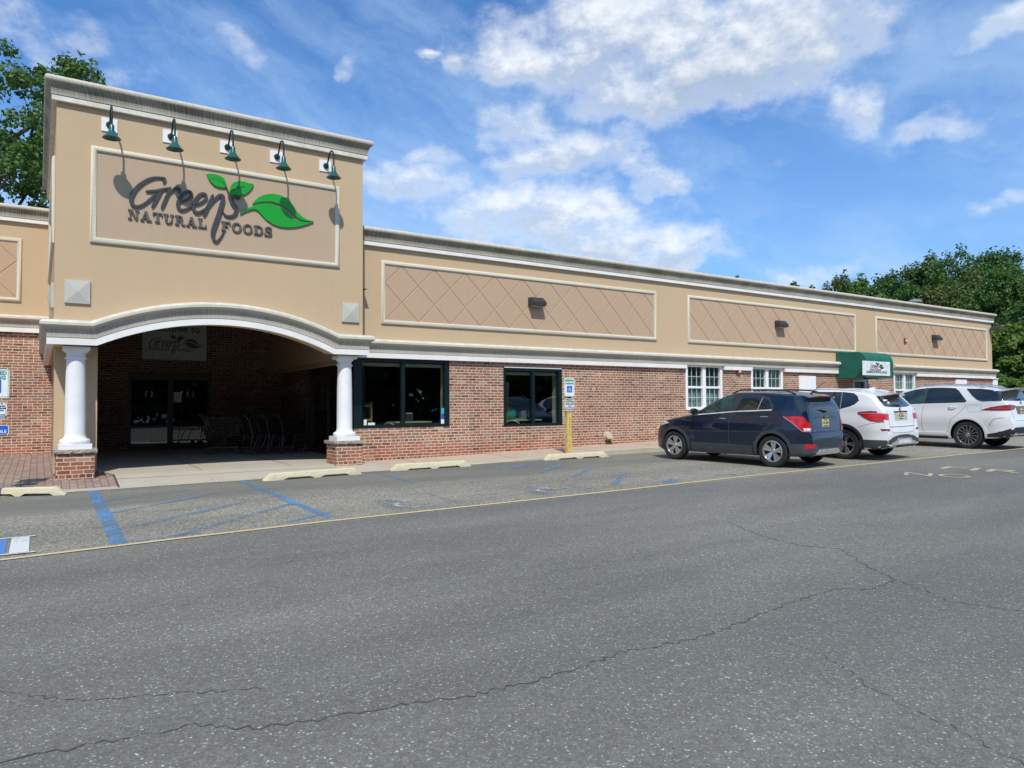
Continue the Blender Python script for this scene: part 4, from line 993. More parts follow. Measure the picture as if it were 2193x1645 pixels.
# welcome sign hanging in the porch
yw_ = 20.6; a = at(304, 769, yw_); b_ = at(442, 769, yw_)
ws = thing('welcome_sign', ((a[0]+b_[0])/2, yw_, a[2]), 'pale welcome board with dark shop logo hanging in the shaded porch', 'sign')
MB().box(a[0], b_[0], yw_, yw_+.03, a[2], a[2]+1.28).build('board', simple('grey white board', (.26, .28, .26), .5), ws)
lc = at(376, 739, yw_); ksc = (at(435, 740, yw_)[0]-at(318, 740, yw_)[0])/(LC(1843, 998)[0]-LC(290, 900)[0])
lcx = at(318, 740, yw_)[0]-LC(290, 900)[0]*ksc; lcz = at(318, 750, yw_)[2]-LC(290, 975)[1]*ksc
logo('w', None, ksc, lambda u, v, d: (lcx+u, yw_-.002-d, lcz+v), ws, (SIGNK, SIGNK, SIGNK), .004)
tp = at(370, 704, yw_); text('welcome_lettering', 'Welcome to', SIGNK, .26, wallmtx(tp[0], yw_-.006, tp[2]), ws, bold=.004)
for hx in (a[0]+.2, b_[0]-.22): MB().box(hx, hx+.02, yw_+.005, yw_+.02, a[2]+1.25, 4.25).build('hanger', GREYF, ws)
# organics lettering on the porch side wall
q0 = zx(603, 850, PXR-.04); q1 = zx(652, 815, PXR-.04)
o_ = text('wall_lettering', 'Organics', simple('dull silver letters', (.22, .20, .17), .5), .62, Matrix.Translation((PXR-.04, (q0[0]+q1[0])/2, (q0[1]+q1[1])/2+.05)) @ Matrix.Rotation(-math.pi/2, 4, 'Z') @ Matrix.Rotation(math.pi/2, 4, 'X') @ Matrix.Rotation(.12, 4, 'Z'), None, ext=.02, shear=.3)
tag(o_, 'slanting word Organics in dull letters on the shaded porch side wall', 'lettering')

# ------------------------------------------------------------------ gooseneck sign lamps
plates = [(234.6, 268), (364.8, 292.7), (486.3, 315.3), (592, 336), (696.8, 355.4)]
shades = [(239.3, 296.5), (375.8, 320.5), (499.8, 341), (608.5, 361.5), (715.8, 381)]
words = ['first gooseneck lamp from the left, above the sign frame corner', 'second gooseneck lamp from the left, shading the letter r', 'middle gooseneck lamp of five, above the small leaves',
         'fourth gooseneck lamp from the left, above the big leaf', 'rightmost gooseneck lamp, nearest the tower edge']
for (pp, sp, lb) in zip(plates, shades, words):
    p = at(*pp, YT-.02); s_ = at(*sp, YT-.52)
    z0 = s_[2]; x = (p[0]+s_[0])/2
    L_ = thing('gooseneck_lamp', (p[0], YT, p[2]), 'green enamel '+lb, 'wall lamp', 'green gooseneck lamps over the shop sign')
    MB().box(p[0]-.13, p[0]+.13, YT-.02, YT, p[2]-.125, p[2]+.125).build('mounting_plate', WPL, L_)
    pc = p[2]-.0
    cn = MB(); cn.tube([(x, YT-.02, pc), (x, YT-.05, pc), (x, YT-.075, pc)], [.062, .058, .03], 20); cn.build('canopy', LAMPD, L_, smooth=True)
    pts = [(x, YT-.06, pc), (x, YT-.10, pc+.02), (x, YT-.16, pc+.06), (x, YT-.21, pc+.14), (x, YT-.27, pc+.20), (x, YT-.35, pc+.225), (x, YT-.43, pc+.20), (x, YT-.49, pc+.14), (x, YT-.52, pc+.06), (x, YT-.52, z0+.24)]
    P = [tuple(q) for q in catmull(pts, 4)]
    MB().tube(P, .017, 10).build('arm', LAMPD, L_, smooth=True)
    mb = MB(); mb.lathe([(.0, .255), (.03, .25), (.042, .23), (.045, .15), (.052, .13), (.085, .08), (.125, .03), (.155, .0), (.150, .0), (.118, .028), (.07, .08), (.0, .10)], (x, YT-.52, z0), 32)
    mb.build('shade', LAMPG, L_, smooth=True)
# flood lights on the wing
def flood(px, py, lb, y=YW):
    p = at(px, py, y-.12)
    L_ = MB(); w = .22
    L_.add([(p[0]-w, y, p[2]-.10), (p[0]+w, y, p[2]-.10), (p[0]+w, y, p[2]+.13), (p[0]-w, y, p[2]+.13), (p[0]-w, y-.26, p[2]-.09), (p[0]+w, y-.26, p[2]-.09), (p[0]+w, y-.26, p[2]+.0), (p[0]-w, y-.26, p[2]+.0), (p[0]-w+.03, y-.15, p[2]+.13), (p[0]+w-.03, y-.15, p[2]+.13)],
           [(0, 1, 5, 4), (4, 5, 6, 7), (7, 6, 9, 8), (8, 9, 2, 3), (0, 4, 7, 8, 3), (1, 2, 9, 6, 5)])
    o = L_.build('wall_light', BRZ); tag(o, lb, 'wall light', 'dark wall lights on the diamond panels')
    g_ = MB().box(p[0]-w+.03, p[0]+w-.03, y-.235, y-.06, p[2]-.112, p[2]-.098).build('lens', simple('prism lens', (.35, .35, .33), .3), o)
flood(1150, 648, 'bronze wall light on the diamond panel nearest the tower'); flood(1673, 695, 'bronze wall light on the middle diamond panel'); flood(2006, 724, 'bronze wall light on the farthest diamond panel')
# corner light at the far end
p = at(2118, 706, YW)
mb = MB(); cx, cz = X2+.02, p[2]
pr_ = [(.0, .0), (.05, .10), (.20, .14), (.45, .10), (.60, .02), (.62, -.03), (.0, -.03)]
mb.prism([(X2-.25+a*1.0, cz+b_) for a, b_ in pr_], YW-.45, YW-.05); tag(mb.build('corner_light', BRZ), 'grey hooded light on the far right corner of the building', 'wall light')
for px, py, lb in ((1938.5, 729.5, 'small red alarm strobe on the farthest diamond panel'), (1581.5, 795, 'small red alarm strobe under the belt between two white windows')):
    p = at(px, py, YW-.03); o = MB().box(p[0]-.09, p[0]+.09, YW-.07, YW-.015, p[2]-.09, p[2]+.09).build('alarm_strobe', RED); tag(o, lb, 'alarm')
    MB().box(p[0]-.04, p[0]+.04, YW-.10, YW-.07, p[2]-.05, p[2]+.05).build('lens', CLR, o)
# wall vent hood
p = at(1303, 934, YW-.06)
o = MB(); o.lathe([(.13, 0), (.135, -.03), (.115, -.05), (.0, -.05)], (0, 0, 0), 20); o.v = [(p[0]+x, YW+z, p[2]+y) for x, y, z in o.v]
v_ = o.build('wall_vent', simple('weathered cream vent', (.50, .40, .28), .8, var=.3)); tag(v_, 'round cream vent hood low on the brick wall', 'vent')
h_ = MB(); h_.add([(p[0]-.12, YW-.05, p[2]+.02), (p[0]+.12, YW-.05, p[2]+.02), (p[0]+.11, YW-.16, p[2]-.07), (p[0]-.11, YW-.16, p[2]-.07), (p[0]-.10, YW-.05, p[2]+.11), (p[0]+.10, YW-.05, p[2]+.11)], [(0, 1, 2, 3), (4, 5, 1, 0), (4, 3, 2, 5), (0, 3, 4), (1, 5, 2)]); h_.build('hood', simple('vent hood', (.42, .33, .23), .8), v_)
MB().box(p[0]-.06, p[0]+.12, YW-.02, YW-.003, p[2]-.17, p[2]-.05).build('opening', DRKC, v_)
# cabinet beyond the far corner and roof vent
p = at(2132, 811, YW+.4)
o = MB(); o.box(X2+.02, X2+.75, YW+.1, YW+.9, .35, p[2]-.04); cb = tag(o.build('utility_cabinet', VINYL), 'white utility cabinet beyond the far right building corner', 'cabinet')
MB().prism([(X2-.02, p[2]-.04), (X2+.79, p[2]-.04), (X2+.76, p[2]), (X2+.0, p[2])], YW+.06, YW+.94).build('lid', VINYL, cb)
p = at(1960, 644, 20.0)
mb = MB(); mb.lathe([(.18, -1), (.18, .0), (.32, .02), (.32, .10), (.20, .16), (0, .17)], (p[0], 20.0, p[2]-.1), 20); tag(mb.build('roof_vent', GREYF, smooth=True), 'grey mushroom roof vent showing above the far cornice', 'vent')

# ------------------------------------------------------------------ awning
ya_ = YW-1.18; ax0 = at(1806, 780, YW)[0]; ax1 = at(1913, 790, ya_)[0]; zt2 = at(1806, 757.5, YW-.02)[2]; zb2 = at(1840, 808, ya_)[2]
ax0 = (ax0+at(1839, 790, ya_)[0])/2
A_ = thing('entrance_awning', (ax0, YW, zb2), 'rounded dark green awning over the office door', 'awning')
r = .38; prof = [(YW-.0, zb2), (YW-.0, zt2)]+[(ya_+r-r*math.sin(q), zt2-r+r*math.cos(q)) for q in np.linspace(0, math.pi/2, 9)]+[(ya_, zb2)]
mb = MB(); n = len(prof)
vs = [(ax0, y, z) for y, z in prof]+[(ax1, y, z) for y, z in prof]
mb.add(vs, [tuple(range(n)), tuple(range(2*n-1, n-1, -1))]+[(i, i+1, i+1+n, i+n) for i in range(1, n-1)]); mb.build('canopy', AWN, A_)
sa = at(1846.5, 788, ya_)[0]; sb = at(1905, 790, ya_)[0]; sz1 = at(1875, 774, ya_)[2]; sz0 = at(1875, 804.3, ya_)[2]
MB().box(sa, sb, ya_-.02, ya_-.004, sz0, sz1).build('sign_panel', simple('sign panel', (.72, .76, .74), .5), A_)
ks = (sb-sa)*.52/(LC(1843, 998)[0]-LC(290, 900)[0]); lx = sa+(sb-sa)*.26-LC(290, 900)[0]*ks; lz = sz0+(sz1-sz0)*.56-LC(700, 850)[1]*ks
logo('aw', None, ks, lambda u, v, d: (lx+u, ya_-.021-d, lz+v), A_, (SIGNK, simple('dark leaf', (.02, .09, .05), .5), SIGNK), .004)
text('panel_lettering', 'ADMINISTRATION OFFICE', simple('faded print', (.12, .13, .13), .5), .115, wallmtx((sa+sb)/2, ya_-.024, sz0+.12), A_, bold=.002)

# ------------------------------------------------------------------ signs on posts
def rrect(mb, x0, x1, z0, z1, y0, y1, r=.03):
    pts = []
    for cx, cz, a0 in ((x1-r, z1-r, 0), (x0+r, z1-r, 90), (x0+r, z0+r, 180), (x1-r, z0+r, 270)):
        pts += [(cx+r*math.cos(math.radians(a0+k*30)), cz+r*math.sin(math.radians(a0+k*30))) for k in range(4)]
    return mb.prism(pts, y0, y1)
def access_symbol(parent, cx, cz, s, y):
    sq = MB(); rrect(sq, cx-s/2, cx+s/2, cz-s/2, cz+s/2, y-.003, y, .01); sq.build('symbol_square', SIGNB, parent)
    w = MB(); yy = y-.0045
    def L(a, b_, wd): w.bar((cx+a[0]*s, yy, cz+a[1]*s), (cx+b_[0]*s, yy, cz+b_[1]*s), wd*s, .003, up=(0, 1, 0))
    L((-.08, .24), (-.06, -.02), .08); L((-.06, -.0), (.16, -.0), .08); L((.15, .0), (.24, -.26), .08); L((-.06, .12), (.12, .12), .06); L((.22, -.26), (.33, -.22), .06)
    R_ = [(math.cos(a)*.21-.06, math.sin(a)*.21-.12) for a in np.linspace(math.radians(95), math.radians(350), 12)]
    for a, b_ in zip(R_, R_[1:]): L(a, b_, .05)
    w.lathe([(0, -.0015), (.055*s, -.0015), (.055*s, .0015), (0, .0015)], (0, 0, 0), 12)
    k = 4*12
    w.v[-k:] = [(cx-.09*s+x, yy+z, cz+.33*s+y_) for x, y_, z in w.v[-k:]]
    w.build('symbol_rider', SIGNW, parent)
def parking_sign(cx, y, z0, w, h, parent):
    o = MB(); rrect(o, cx-w/2, cx+w/2, z0, z0+h, y-.004, y); p_ = o.build('reserved_plate', SIGNW, parent)
    b_ = MB(); e = .012
    for x0_, x1_, za, zb_ in ((cx-w/2+e, cx+w/2-e, z0+h-e-.006, z0+h-e), (cx-w/2+e, cx+w/2-e, z0+e, z0+e+.006), (cx-w/2+e, cx-w/2+e+.006, z0+e+.006, z0+h-e-.006), (cx+w/2-e-.006, cx+w/2-e, z0+e+.006, z0+h-e-.006)): b_.box(x0_, x1_, y-.006, y-.004, za, zb_)
    b_.build('border', SIGNGR, p_)
    text('lettering', 'RESERVED', SIGNGR, w*.185, wallmtx(cx, y-.006, z0+h*.86), p_, bold=.0025); text('lettering', 'PARKING', SIGNGR, w*.185, wallmtx(cx, y-.006, z0+h*.70), p_, bold=.0025)
    access_symbol(p_, cx, z0+h*.40, w*.5, y-.0045)
def penalty_sign(cx, y, z0, w, h, parent):
    o = MB(); rrect(o, cx-w/2, cx+w/2, z0, z0+h, y-.004, y); p_ = o.build('penalty_plate', SIGNW, parent)
    b_ = MB(); e = .010
    for x0_, x1_, za, zb_ in ((cx-w/2+e, cx+w/2-e, z0+h-e-.005, z0+h-e), (cx-w/2+e, cx+w/2-e, z0+e, z0+e+.005), (cx-w/2+e, cx-w/2+e+.005, z0+e+.005, z0+h-e-.005), (cx+w/2-e-.005, cx+w/2-e, z0+e+.005, z0+h-e-.005)): b_.box(x0_, x1_, y-.006, y-.004, za, zb_)
    b_.build('border', SIGNK, p_)
    for k, (s_, sz) in enumerate((('PENALTY', .14), ('$250 FIRST OFFENSE', .075), ('SUBSEQUENT OFFENSES', .068), ('$250 MIN AND/OR', .075), ('90 DAYS', .075), ('COMMUNITY SERVICE', .07), ('TOW-AWAY ZONE', .09))):
        text('lettering', s_, SIGNK, w*sz*1.25, wallmtx(cx, y-.006, z0+h*(.88-k*.125)), p_, bold=.001)
# right post
yp = 14.42; pc = at(1220, 890, yp); zb_ = pav(pc[0], yp)
SP = thing('parking_sign', (pc[0], yp, zb_), 'blue and white reserved parking sign on yellow post behind the wheel stop', 'street sign')
zr0, zr1 = at(1221, 849.5, yp)[2], at(1221, 809.5, yp)[2]; zq0, zq1 = at(1221, 880.5, yp)[2], at(1221, 853.5, yp)[2]
mb = MB(); mb.box(pc[0]-.072, pc[0]-.005, yp+.01, yp+.10, zb_-.05, zr0-.02); mb.box(pc[0]+.005, pc[0]+.072, yp+.015, yp+.10, zb_-.05, zq0-.005); mb.build('post', WOODY, SP)
mb = MB(); mb.box(pc[0]-.06, pc[0]+.06, yp+.002, yp+.012, zq1-.03, zr1-.05); mb.build('bracket', BLKF, SP)
wS = abs(at(1238, 830, yp)[0]-at(1212, 830, yp)[0])
parking_sign(pc[0], yp, zr0, .33, zr1-zr0, SP); penalty_sign(pc[0], yp, zq0, .30, zq1-zq0, SP)
# left post: only the right half of its plates is in view
yp = 14.05; xr = at(20, 820, yp)[0]; wl = .42; cx = xr-wl/2; zb_ = pav(cx, yp)
SP = thing('parking_sign', (cx, yp, gz(cx, yp)), 'reserved parking sign at the left edge with a blue van accessible plate', 'street sign')
z = lambda py: at(8, py, yp)[2]
mb = MB(); mb.box(cx-.04, cx+.04, yp+.004, yp+.06, gz(cx, yp)-.05, z(795)); mb.build('post', simple('rusty steel post', (.16, .09, .06), .7), SP)
parking_sign(cx, yp, z(852), wl, z(791)-z(852), SP)
xr2 = at(14.5, 880, yp)[0]; penalty_sign(xr2-.17, yp, z(898), .34, z(861)-z(898), SP)
xr3 = at(19, 920, yp)[0]
o = MB(); rrect(o, xr3-.42, xr3, z(930.5), z(910.5), yp-.004, yp); v_ = o.build('accessible_plate', SIGNW, SP)
o = MB(); rrect(o, xr3-.41, xr3-.01, z(929.5), z(911.5), yp-.007, yp-.004, .025); o.build('blue_field', SIGNB, v_)
text('lettering', 'VAN', SIGNW, .075, wallmtx(xr3-.21, yp-.0095, z(916.5)), v_, bold=.001); text('lettering', 'ACCESSIBLE', SIGNW, .068, wallmtx(xr3-.21, yp-.0095, z(924.5)), v_, bold=.001)

# ------------------------------------------------------------------ wheel stops
def wheel_stop(pa, pb, lb, seed):
    a = Vector(G(*pa)); b_ = Vector(G(*pb)); L = (b_-a).length; d = (b_-a).normalized(); nrm = Vector((-d.y, d.x))
    rn = random.Random(seed); h = .135; wd = .17
    xs = [0, .05, .11, .16]+[.16+(L-.32)*k/16 for k in range(1, 16)]+[L-.16, L-.11, L-.05, L]
    vs = []; n = len(xs); S_ = 8
    for x in xs:
        e = min(x, L-x); hh = h*min(1, .12+e/.14*.88) if e < .14 else h
        ins = .0 if e > .14 else .03*(1-e/.14)
        j = lambda s=.004: rn.uniform(-s, s)
        slot = .042 if (.22*L < x < .46*L or .56*L < x < .86*L) else 0
        ring = [(ins, slot), (ins+.004+j(), hh*.45), (ins+.02+j(), hh*.88), (ins+.04, hh+j(.003)), (wd-ins-.04, hh+j(.003)), (wd-ins-.02, hh*.88), (wd-ins, hh*.4), (wd-ins, slot)]
        for o_, z in ring:
            p = a+d*x+nrm*o_; vs.append((p.x, p.y, gz(p.x, p.y)+z))
    fs = [(i*S_+k, i*S_+(k+1) % S_, (i+1)*S_+(k+1) % S_, (i+1)*S_+k) for i in range(n-1) for k in range(S_)]+[tuple(range(S_)), tuple(range(n*S_-1, (n-1)*S_-1, -1))]
    mb = MB(); mb.add(vs, fs); o = tag(mb.build('wheel_stop', STOPM), lb, 'wheel stop', 'yellow concrete wheel stops'); return o
mt, t, b = newmat('worn yellow wheel stop'); p = t.pos()
n = t.noise(p, 9, 6, .75); n2 = t.noise(p, 40, 5, .7)
c = t.mix(t.ss(n, .38, .62), (.56, .52, .39), (.64, .56, .34)); c = t.mix(t.m('MULTIPLY', t.ss(n2, .5, .7), .5), c, (.50, .45, .34)); 
g_ = t.n.new('ShaderNodeNewGeometry'); nz = t.xyz(g_.outputs['Normal'])[2]
t.lk(c, b.inputs['Base Color']); b.inputs['Roughness'].default_value = .95; t.lk(t.bump(n2, .9, .012), b.inputs['Normal']); STOPM = mt
wheel_stop((-75, 1066), (137, 1061), 'leftmost yellow wheel stop, in front of the brick paving', 1)
wheel_stop((565, 1031), (776, 1015.5), 'yellow wheel stop in front of the right porch column', 2)
wheel_stop((838, 1009), (1010, 999), 'yellow wheel stop below the large shop window', 3)
wheel_stop((1168, 986.5), (1305, 978.5), 'yellow wheel stop at the foot of the parking sign', 4)

# ------------------------------------------------------------------ shopping carts
def make_cart():
    C_ = thing('shopping_cart', (0, 0, 0), 'x', 'shopping cart')
    mb = MB(); w0, w1 = .21, .27
    for s in (-1, 1):
        for k in range(9): z = .50+.05*k; mb.bar((s*(w0+.005*k), -.42, z), (s*(w0+.012*k-.02), .36, z-.0), .006)
        for k in range(12): y = -.40+.066*k; mb.bar((s*(w0-.02), y, .50), (s*(w0+.06), y, .94), .006)
    for k in range(8): x = -w0+.06*k; mb.bar((x, -.42, .50), (x, .36, .50), .006); mb.bar((x, .36, .50), (x, .40, .90), .006); mb.bar((x, -.42, .5), (x, -.45, .95), .006)
    mb.bar((-.28, -.45, .95), (.28, -.45, .95), .014); mb.bar((-.25, .40, .92), (.25, .40, .92), .014)
    for s in (-1, 1): mb.bar((s*.28, -.45, .95), (s*.25, .40, .92), .014)
    mb.build('basket', simple('dark basket wire', (.04, .04, .042), .4, metal=.6), C_)
    mb = MB()
    for s in (-1, 1):
        mb.tube([(s*.26, -.52, 1.0), (s*.25, -.42, .88), (s*.22, -.30, .50), (s*.24, -.38, .16), (s*.22, .38, .16)], .013, 8); mb.tube([(s*.2, .34, .50), (s*.2, .10, .48), (s*.23, -.05, .17)], .011, 8)
    mb.bar((-.22, .38, .16), (.22, .38, .16), .02); mb.build('chassis', STEEL, C_)
    MB().tube([(-.27, -.54, 1.02), (.27, -.54, 1.02)], .018, 10).build('handle', simple('cart handle', (.02, .10, .05), .4), C_)
    for sx, y in ((-.23, -.36), (.23, -.36), (-.2, .34), (.2, .34)):
        mb = MB(); mb.lathe([(.0, -.014), (.062, -.014), (.066, -.006), (.066, .006), (.062, .014), (0, .014)], (0, 0, 0), 18, 'x')
        mb.v = [(x+sx, yy+y, z_+.066) for x, yy, z_ in mb.v]; mb.build('wheel', simple('grey castor', (.06, .06, .06), .6), C_, smooth=True)
    return C_
def copy_tree(o, parent=None):
    c = o.copy(); COL.objects.link(c); c.parent = parent
    for ch in list(o.children): copy_tree(ch, c)
    return c
cart0 = make_cart()
def fl(px, py, z=.33): r_ = pln(px, py, z); return r_[0], r_[1]
spots = [(fl(478, 974), -1.9, 'nearest shopping cart, nose to the entrance doors, apart from the row'), (fl(556, 972), -1.35, 'shopping cart second from the left in the dark porch'), (fl(590, 971), -1.3, 'shopping cart third from the left in the dark porch'),
         (fl(618, 970), -1.25, 'shopping cart fourth from the left in the dark porch'), (fl(640, 968), -1.2, 'last shopping cart, deepest against the porch side wall')]
for i, ((x, y), rz, lb) in enumerate(spots):
    o = cart0 if i == 0 else copy_tree(cart0)
    o.location = (min(x, PXR-.65), y, pav(x, y)+.0); o.rotation_euler.z = rz; o['label'] = lb; o['group'] = 'shopping carts in the porch'

# ------------------------------------------------------------------ things behind the shop windows
def table(cx, cy, lb, w=.9, zt_top=1.17):
    T_ = thing('cafe_table', (cx, cy, .32), lb, 'table'); zt = zt_top
    MB().box(cx-w/2, cx+w/2, cy-.32, cy+.32, zt-.03, zt).build('table_top', TBL, T_)
    mb = MB(); mb.lathe([(.22, 0), (.2, .02), (.03, .03), (.03, .72), (.12, .74)], (cx, cy, .32), 16); mb.build('pedestal', BLKF, T_); return zt
def chair(cx, cy, rz, lb):
    C_ = thing('cafe_chair', (cx, cy, .32), lb, 'chair', 'cafe chairs behind the windows')
    ca, sa = math.cos(rz), math.sin(rz)
    Q = lambda x, y, z: (cx+x*ca-y*sa, cy+x*sa+y*ca, z)
    mb = MB(); mb.prism([Q(-.2, -.2, 0)[:2], Q(.2, -.2, 0)[:2], Q(.2, .2, 0)[:2], Q(-.2, .2, 0)[:2]], .76, .79, 'z'); mb.build('seat', BLKF, C_)
    mb = MB(); mb.tube([Q(-.22, .2, .8)]+[Q(-.22*math.cos(a), .2+.03*math.sin(a), 1.02+.13*math.sin(a)) for a in np.linspace(0, math.pi, 9)]+[Q(.22, .2, .8)], .014, 8); mb.build('back_hoop', simple('pale bentwood', (.6, .5, .34), .5), C_)
    for x, y in ((-.19, -.19), (.19, -.19), (-.19, .19), (.19, .19)): MB().bar(Q(x, y, .33), Q(x, y, .77), .025).build('leg', BLKF, C_)
tx = at(878, 900, YW+.75)[0]; ztb = table(tx, YW+.85, 'small pale cafe table behind the large window', 1.0)
chair(tx-.5, YW+.5, 1.9, 'pale hooped cafe chair left of the table behind the large window'); chair(tx+.55, YW+.5, -1.9, 'pale hooped cafe chair right of the table behind the large window')
o = MB(); bx = at(879, 885, YW+.75)[0]; o.box(bx-.1, bx+.1, YW+.8, YW+.95, ztb+.001, ztb+.2); nb_ = tag(o.build('napkin_box', simple('dark napkin box', (.05, .06, .06), .4)), 'dark napkin box on the table behind the large window', 'box')
MB().box(bx-.085, bx+.085, YW+.81, YW+.94, ztb+.2, ztb+.215).build('napkins', PAPER, nb_)
tx = at(1119, 897, YW+.75)[0]; ztb = table(tx, YW+.85, 'small cafe table behind the smaller window', 1.0)
chair(tx-.45, YW+.5, 2.3, 'pale hooped cafe chair left of the table behind the smaller window'); chair(tx+.8, YW+.55, -2.2, 'pale hooped cafe chair right of the table behind the smaller window')
bx = at(1125, 890, YW+.75)[0]; o = MB().box(bx-.09, bx+.09, YW+.8, YW+.95, ztb+.001, ztb+.16).build('tissue_box', simple('olive box', (.16, .18, .10), .6)); tag(o, 'olive tissue box on the table behind the smaller window', 'box')
MB().prism([(bx-.06, ztb+.16), (bx+.06, ztb+.16), (bx+.09, ztb+.25), (bx-.08, ztb+.22)], YW+.84, YW+.87).build('tissue', PAPER, o)
bx = at(1097, 885, YW+.75)[0]; bm = bmesh.new(); bmesh.ops.create_icosphere(bm, subdivisions=3, radius=.2)
rn = random.Random(3)
for v in bm.verts: v.co = Vector((v.co.x*.95, v.co.y*.7, v.co.z*1.0))*(1+rn.uniform(-.09, .09)); v.co.z = max(v.co.z, -.15); v.co += Vector((bx, YW+.88, ztb+.152))
me = bpy.data.meshes.new('plastic_bag'); bm.to_mesh(me); bm.free(); me.materials.append(GRBAG); tag(place('plastic_bag', me), 'green plastic bag on the table behind the smaller window', 'bag')
# wooden shelf and notices in the left corner of the large window
sx = at(781, 880, YW+.3)[0]
SH = thing('display_shelf', (sx, YW+.35, .32), 'narrow wooden display shelf in the left corner of the large window', 'shelf')
zt3 = at(781, 861, YW+.3)[2]
mb = MB(); mb.box(sx+.10, sx+.14, YW+.18, YW+.5, .33, zt3); mb.box(sx-.20, sx-.16, YW+.18, YW+.5, .33, zt3); mb.build('upright', WOOD, SH)
for z_ in (zt3-.12, zt3-.45, zt3-.78): MB().box(sx-.16, sx+.10, YW+.18, YW+.5, z_, z_+.05).build('shelf_board', WOOD, SH)
for (xa, ya2, xb2, yb2, m_, lb) in ((788, 905.5, 802.5, 916.5, PAPER, 'white card standing on the sill of the large window'), (779, 899, 785, 912, PAPER, 'small pale notice beside the shelf in the large window'), (945, 874, 952, 887, simple('cyan sticker', (.05, .38, .55), .5), 'cyan sticker at the right edge of the large window'), (944.5, 889, 952, 896, SIGNB, 'blue sticker below the cyan one in the large window'), (944.5, 898, 952.5, 911, PAPER, 'white notice at the bottom right of the large window')):
    p = at(xa, ya2, YW+.055); q = at(xb2, yb2, YW+.055); o = MB().box(p[0], q[0], YW+.047, YW+.056, q[2], p[2]).build('window_notice', m_); tag(o, lb, 'notice')
p = at(788, 775, YW+.5); q = at(945, 783, YW+.5)
tag(MB().box(p[0], q[0], YW+.48, YW+.52, q[2]-.0, q[2]+.03).build('light_tube', simple('white rail', (.8, .8, .78), .4)), 'thin white rail along the top of the large window', 'rail')
# ------------------------------------------------------------------ cars
SEAM = simple('seam', (.06, .06, .062), .8)
def lerp_tab(tab, x):
    if x <= tab[0][0]: return tab[0][1]
    for (a, va), (b_, vb) in zip(tab, tab[1:]):
        if x <= b_: return va+(vb-va)*(x-a)/(b_-a)
    return tab[-1][1]
def smooth_tab(tab):
    """monotone cubic through the table"""
    xs = np.array([p[0] for p in tab], float); ys = np.array([p[1] for p in tab], float)
    h = np.diff(xs); d = np.diff(ys)/h; m_ = np.zeros(len(xs)); m_[0] = d[0]; m_[-1] = d[-1]
    for i in range(1, len(xs)-1):
        if d[i-1]*d[i] > 0: w1_ = 2*h[i]+h[i-1]; w2_ = h[i]+2*h[i-1]; m_[i] = (w1_+w2_)/(w1_/d[i-1]+w2_/d[i])
    def f(x):
        x = min(max(x, xs[0]), xs[-1]); i = min(max(int(np.searchsorted(xs, x))-1, 0), len(h)-1); s = (x-xs[i])/h[i]
        return (2*s**3-3*s*s+1)*ys[i]+(s**3-2*s*s+s)*h[i]*m_[i]+(-2*s**3+3*s*s)*ys[i+1]+(s**3-s*s)*h[i]*m_[i+1]
    return f
